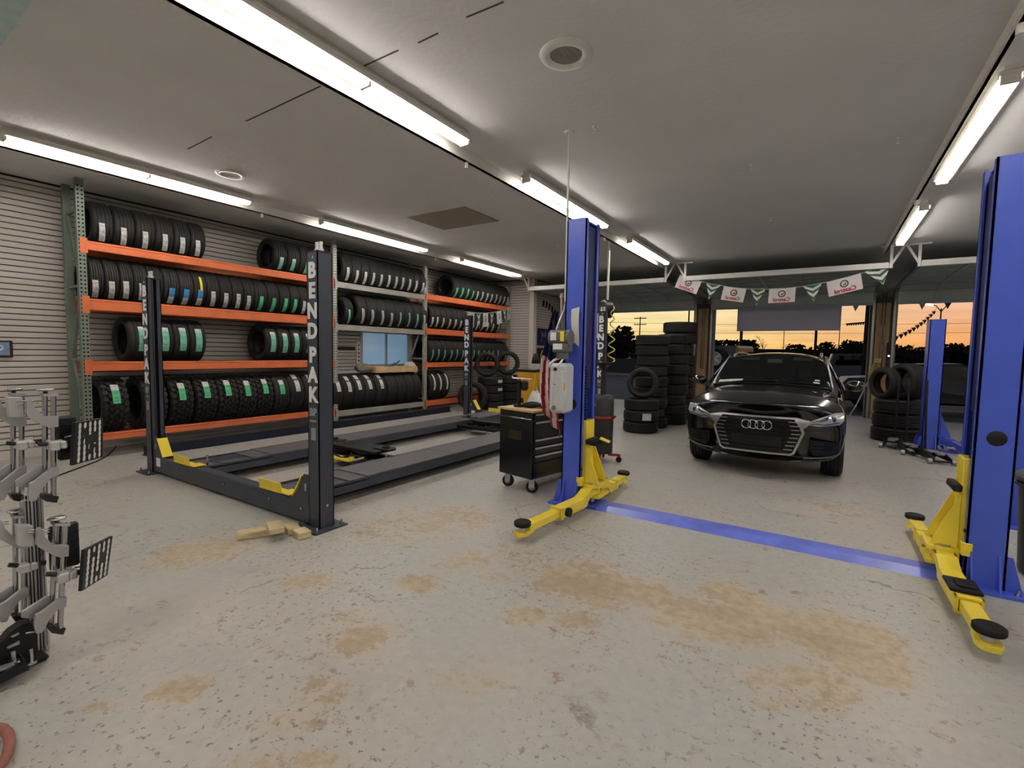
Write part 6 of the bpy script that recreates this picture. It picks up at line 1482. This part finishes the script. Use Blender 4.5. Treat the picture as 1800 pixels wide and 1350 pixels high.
def tree(x, y, h, w, label, seed, trunk_h=0.35, n=900):
    rnd = random.Random(seed); t = thing('tree', label, 'tree', (x, y, -0.03), 0, 'trees across the road')
    MB().cyl((0, 0, 0), (0.02*h, 0, h*0.6), 0.035*h, 8, 0.02*h).build('trunk', BARK, t)
    br = MB()
    for k in range(7):
        a = rnd.uniform(0, 6.28); br.tube([(0, 0, h*(trunk_h-0.05+0.03*k)), (0.2*w*math.cos(a), 0.2*w*math.sin(a), h*(0.45+0.04*k)), (0.36*w*math.cos(a), 0.36*w*math.sin(a), h*(0.62+0.04*k))], [0.014*h, 0.009*h, 0.004*h], 5)
    br.build('branches', BARK, t)
    cl = [(rnd.uniform(-.34, .34)*w, rnd.uniform(-.3, .3)*w, h*rnd.uniform(trunk_h+0.15, 0.88), rnd.uniform(.14, .24)*w) for _ in range(16)]
    m = MB()
    for _ in range(n):
        cx_, cy_, cz_, r_ = rnd.choice(cl)
        while True:
            d = Vector((rnd.uniform(-1, 1), rnd.uniform(-1, 1), rnd.uniform(-1, 1)))
            if 0.1 < d.length < 1: break
        p = Vector((cx_, cy_, cz_)) + d*r_
        if p.z > h: p.z = h-(p.z-h)
        s = rnd.uniform(.02, .05)*w
        a = Vector((rnd.uniform(-1, 1), rnd.uniform(-1, 1), rnd.uniform(-1, 1))).normalized(); b = a.orthogonal().normalized()
        m.add([p-a*s-b*s*0.5, p+a*s-b*s*0.4, p+a*s*0.6+b*s, p-a*s*0.7+b*s*0.8], [(0, 1, 2, 3)])
    c = m.build('crown', LEAF, t, recalc=False); c['kind'] = 'stuff'
    return t
def bare_tree(x, y, h, label, seed):
    rnd = random.Random(seed); t = thing('bare_tree', label, 'tree', (x, y, -0.03), 0, 'trees across the road')
    m = MB()
    def grow(p, d, L_, r_, lv):
        q_ = p+d*L_; m.tube([p, p.lerp(q_, .5)+Vector((rnd.uniform(-.05, .05)*L_, 0, 0)), q_], [r_, r_*0.8, r_*0.6], 5)
        if lv > 0:
            for _ in range(3 if lv > 1 else 4):
                nd = (d+Vector((rnd.uniform(-.8, .8), rnd.uniform(-.8, .8), rnd.uniform(0, .5)))).normalized()
                grow(p.lerp(q_, rnd.uniform(.6, 1)), nd, L_*rnd.uniform(.55, .75), r_*0.5, lv-1)
    grow(Vector((0, 0, 0)), Vector((0, 0, 1)), h*0.4, 0.02*h, 4)
    m.build('branches', BARK, t)
def gx(px, Y):    # x for a photo column at depth Y, horizon height
    d = _r*((px-900)/CAM_F) + _d*((630-675)/CAM_F) + _f
    return d.x/d.y*Y
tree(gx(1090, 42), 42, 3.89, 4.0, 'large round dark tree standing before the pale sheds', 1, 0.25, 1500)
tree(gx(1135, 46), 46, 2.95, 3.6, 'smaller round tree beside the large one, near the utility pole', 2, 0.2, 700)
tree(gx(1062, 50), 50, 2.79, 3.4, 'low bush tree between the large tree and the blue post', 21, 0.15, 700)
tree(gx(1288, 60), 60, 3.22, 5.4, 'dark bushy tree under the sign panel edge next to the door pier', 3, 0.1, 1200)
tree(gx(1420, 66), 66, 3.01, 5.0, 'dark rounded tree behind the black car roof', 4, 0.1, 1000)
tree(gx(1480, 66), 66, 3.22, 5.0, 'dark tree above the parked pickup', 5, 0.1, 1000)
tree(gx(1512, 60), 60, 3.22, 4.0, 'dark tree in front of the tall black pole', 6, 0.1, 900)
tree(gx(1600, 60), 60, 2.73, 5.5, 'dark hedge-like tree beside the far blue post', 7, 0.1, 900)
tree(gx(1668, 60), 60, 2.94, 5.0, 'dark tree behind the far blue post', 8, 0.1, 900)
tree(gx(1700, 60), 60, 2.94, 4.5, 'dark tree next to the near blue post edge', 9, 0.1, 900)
bare_tree(gx(1340, 62), 62, 4.03, 'leafless tree with spread twigs right of the bushy tree', 11)
bare_tree(gx(1378, 64), 64, 3.60, 'leafless tree behind the middle of the car roof', 12)
bare_tree(gx(1448, 64), 64, 3.31, 'leafless tree between the two dark trees above the pickup', 13)
bare_tree(gx(1592, 58), 58, 3.60, 'leafless tree rising above the hedge-like tree', 14)
tag(MB().box((-50, 72, -0.03), (60, 74, 2.45)).build('far_hedge', LEAF), 'continuous dark hedge along the horizon across the road', 'hedge')
# low dark wall, pale sheds, poles
tag(MB().box((gx(1055, 34)-4, 34, -0.03), (gx(1235, 34), 34.3, 1.15), None, 0.02).build('low_wall', mat('low_wall_dark', (38, 40, 48), 0.7, 0, 0.3, 0.15, 2)), 'long low dark wall across the road beyond the first door', 'wall')
for k, (px, w_) in enumerate(((1086, 1.2), (1111, 1.5))):
    s_ = thing('shed', ('pale shed with two window panes left of the tree trunk' if k == 0 else 'pale shed with square windows beside the tree trunk'), 'shed', (gx(px, 48), 48, 0))
    MB().box((-w_/2, 0, -0.03), (w_/2, 2.0, 2.45)).build('wall', mat('shed_pale', (150, 150, 148), 0.6, 0, 0.3, 0.1, 2), s_)
    MB().box((-w_/2-0.08, -0.1, 2.45), (w_/2+0.08, 2.1, 2.55)).build('roof', mat('shed_roof_grey', (96, 96, 100), 0.6, 0, 0.3, 0.1, 2), s_)
    for j in range(2):
        f_ = MB().box((-w_*0.38+j*w_*0.42, -0.04, 1.2), (-w_*0.06+j*w_*0.42, 0.0, 2.2)).build('window', WHITE_PAINT, s_)
        MB().box((-w_*0.34+j*w_*0.42, -0.05, 1.28), (-w_*0.10+j*w_*0.42, -0.04, 2.12)).build('pane', mat('shed_pane', (90, 98, 104), 0.2, 0, 0.5), f_)
def utility_pole(px, Y, h, label, arms_=1, r=0.1):
    t = thing('utility_pole', label, 'pole', (gx(px, Y), Y, -0.03))
    MB().cyl((0, 0, 0), (0, 0, h), r, 10, r*0.7).build('shaft', BARK, t)
    for k in range(arms_):
        MB().box((-0.9, -0.05, h-0.3-0.9*k), (0.9, 0.05, h-0.18-0.9*k)).build('cross_arm', BARK, t)
        for x in (-0.8, -0.4, 0.4, 0.8): MB().cyl((x, 0, h-0.18-0.9*k), (x, 0, h-0.02-0.9*k), 0.03, 6).build('insulator', DARK_STEEL, t)
utility_pole(1123, 70, 7.0, 'slim utility pole with two cross arms behind the round tree', 2, 0.10)
utility_pole(1208, 40, 6.6, 'thin pole rising behind the tallest tyre stack', 0, 0.07)
utility_pole(1301, 38, 8.5, 'dark pole under the corner of the grey panel', 0, 0.11)
utility_pole(1432, 46, 8.5, 'dark utility pole crossing the bottom edge of the grey panel', 1, 0.11)
utility_pole(1376, 70, 7.0, 'thin pole behind the middle of the car roof', 0, 0.05)
utility_pole(1473, 70, 7.0, 'thin pole under the far corner of the grey panel', 0, 0.05)
utility_pole(1521, 24, 5.1, 'thick black pole beside the timber pier', 1, 0.12)
wires = []
for (xa, ya_, xb, yb2, z) in ((-30, 60, 40, 66, 5.0), (-34, 60, 40, 62, 4.0), (-30, 50, 6, 54, 6.2)):
    pts = [(xa+(xb-xa)*i/16, ya_+(yb2-ya_)*i/16, z+0.9*(2*i/16-1)**2) for i in range(17)]
    tag(MB().tube(pts, 0.022, 4).build('power_line', BLACK_PLASTIC), 'thin power line strung across the sunset sky', 'power line', 'power lines')
def street_lamp(px, Y, h, label):
    t = thing('street_lamp', label, 'street lamp', (gx(px, Y), Y, -0.03))
    MB().cyl((0, 0, 0), (0, 0, h*0.9), 0.06, 8, 0.04).build('shaft', DARK_STEEL, t)
    for s, e in ((-1, h*0.95), (1, h)):
        MB().tube([(0, 0, h*0.86), (s*0.25, 0, h*0.93), (s*0.5, 0, e)], 0.03, 6).build('arm', DARK_STEEL, t)
        MB().obox((s*0.62, 0, e), (0.42, 0.2, 0.12), ry=-0.2*s, bev=0.03).build('lamp_head', mat('lamp_head_lit', (255, 246, 230), 0.4, 0, 0.3, emit=(255, 244, 226), power=3.0), t)
street_lamp(1648, 42, 5.4, 'street lamp with two lit heads behind the far blue post')
m = MB(); A_, B_ = Vector((gx(1521, 24), 23.85, 2.1)), Vector((gx(1640, 42), 42, 4.85))
ps = thing('outdoor_pennants', 'string of tiny dark pennants rising toward the street lamp', 'pennants', A_)
pts = [A_.lerp(B_, i/16)+Vector((0, 0, -0.45*4*(i/16)*(1-i/16))) - A_ for i in range(17)]
MB().tube(pts, 0.012, 4).build('cord', BLACK_PLASTIC, ps)
for i in range(1, 16):
    p_ = pts[i]; MB().add([p_+Vector((-.11, 0, 0)), p_+Vector((.11, 0, 0)), p_+Vector((0.02, 0, -.24)), p_+Vector((-.11, .01, 0)), p_+Vector((.11, .01, 0)), p_+Vector((0.02, .01, -.24))], [(0,1,2), (5,4,3), (0,3,4,1), (1,4,5,2), (2,5,3,0)]).build('triangle', KB, ps)
A_, B_ = Vector((gx(1482, 26), 26, 3.0)), Vector((gx(1522, 24), 24, 2.95))
ps = thing('outdoor_pennants', 'string of tiny dark pennants tied to the thick black pole', 'pennants', A_)
pts = [A_.lerp(B_, i/10)-A_ for i in range(11)]
MB().tube(pts, 0.012, 4).build('cord', BLACK_PLASTIC, ps)
for i in range(1, 10):
    p_ = pts[i]; MB().add([p_+Vector((-.06, 0, 0)), p_+Vector((.06, 0, 0)), p_+Vector((0.0, 0, -.13)), p_+Vector((-.06, .01, 0)), p_+Vector((.06, .01, 0)), p_+Vector((0.0, .01, -.13))], [(0,1,2), (5,4,3), (0,3,4,1), (1,4,5,2), (2,5,3,0)]).build('triangle', KB, ps)
# parked vehicles outside
def simple_car(name, label, x, y, rz, L_, Wd, prof, mt, glass_prof, wheels):
    """side outline extruded across the width with rounded shoulders, wheels, glass"""
    t = thing(name, label, 'car', (x, y, -0.03), rz)
    n = len(prof); m = MB(); m.smooth = False
    secs = [(-0.5, 0.90), (-0.46, 1.0), (0.46, 1.0), (0.5, 0.90)]
    zc = sum(p[1] for p in prof)/n; xc = sum(p[0] for p in prof)/n
    vs = []
    for f, s in secs:
        for px_, pz in prof:
            inset = 1.0 if pz < 0.95 else 0.82
            vs.append((xc+(px_-xc)*(s if s < 1 else 1), f*Wd*inset, zc+(pz-zc)*(s if s < 1 else 1)))
    fs = [tuple(range(n)), tuple(range(4*n-1, 3*n-1, -1))]
    for k in range(3):
        for i in range(n): fs.append((k*n+i, (k+1)*n+i, (k+1)*n+(i+1) % n, k*n+(i+1) % n))
    m.add(vs, fs); m.build('body', mt, t)
    for s in (-1, 1):
        g = MB(); g.add([(px_, s*Wd*0.415, pz) for px_, pz in glass_prof]+[(px_, s*Wd*0.405, pz) for px_, pz in glass_prof], [tuple(range(len(glass_prof))), tuple(range(2*len(glass_prof)-1, len(glass_prof)-1, -1))])
        g.build('side_window', mat('side_glass_dark', (10, 11, 12)), t)
        for wx in wheels:
            w = put('wheel', tyre_mesh(0.34, 0.22), t, (wx, s*(Wd/2-0.1), 0.34)); 
            MB().lathe([(0.0, s*0.07), (0.12, s*0.08), (0.21, s*0.06)], 20, 'Y').build('rim', ALU_MATT, w)
    return t
SED = [(-2.2, .3), (-2.2, .75), (-2.0, .95), (-1.35, 1.0), (-0.7, 1.38), (0.5, 1.42), (1.25, 1.05), (2.1, .88), (2.25, .6), (2.2, .3)]
SG = [(-1.25, 1.02), (-0.68, 1.34), (0.45, 1.37), (1.1, 1.04)]
DRK = mat('parked_car_black', (20, 21, 24), 0.35, 0, 0.4, 0.1, 2); DRKB = mat('parked_jeep_navy', (30, 38, 58), 0.3, 0, 0.5, 0.1, 2)
simple_car('parked_car', 'dark sedan parked outside beyond the last door', gx(1640, 17.6), 17.9, 0.10, 4.4, 1.78, SED, DRK, SG, (-1.4, 1.35))
TRK = [(-2.6, .45), (-2.6, 1.05), (-0.6, 1.08), (-0.4, 1.72), (0.9, 1.74), (1.35, 1.15), (2.5, 1.05), (2.6, .5)]
simple_car('parked_pickup', 'dark pickup parked across the lot above the black car bonnet', gx(1478, 30), 30, 0.05, 5.2, 1.9, TRK, mat('pickup_grey', (46, 48, 54), 0.3, 0.2, 0.5, 0.1, 2), [(-0.3, 1.15), (-0.2, 1.62), (0.8, 1.65), (1.15, 1.18)], (-1.7, 1.6))
JP = [(-2.0, .5), (-2.0, 1.1), (-1.95, 1.88), (0.4, 1.90), (0.75, 1.15), (1.9, 1.08), (1.95, .55)]
jx = gx(1268, 18.5)
jp = simple_car('parked_jeep', 'dark navy off-roader showing its spare wheel behind the black car', jx, 20.4, -PI/2-0.1+PI, 4.0, 1.8, JP, DRKB, [(-1.8, 1.2), (-1.75, 1.65), (0.3, 1.68), (0.6, 1.18)], (-1.3, 1.3))
w = bpy.data.objects.new('spare_wheel', None); COL.objects.link(w); w.parent = jp; w.location = (-2.12, -0.05, 1.42); w.rotation_euler = (0, 0, PI/2); w.empty_display_size = 0.1
put('tyre', tyre_mesh(0.38, 0.26), w)
rm = MB().lathe([(0.24, 0.10), (0.22, 0.12), (0.20, 0.02), (0.0, 0.02)], 28, 'Y')
for k in range(5):
    a = 2*PI*k/5; rm.bar((0, 0.11, 0), (0.22*math.cos(a), 0.11, 0.22*math.sin(a)), 0.07, 0.02, (0, 1, 0))
rm.build('rim', WHITE_PAINT, w)
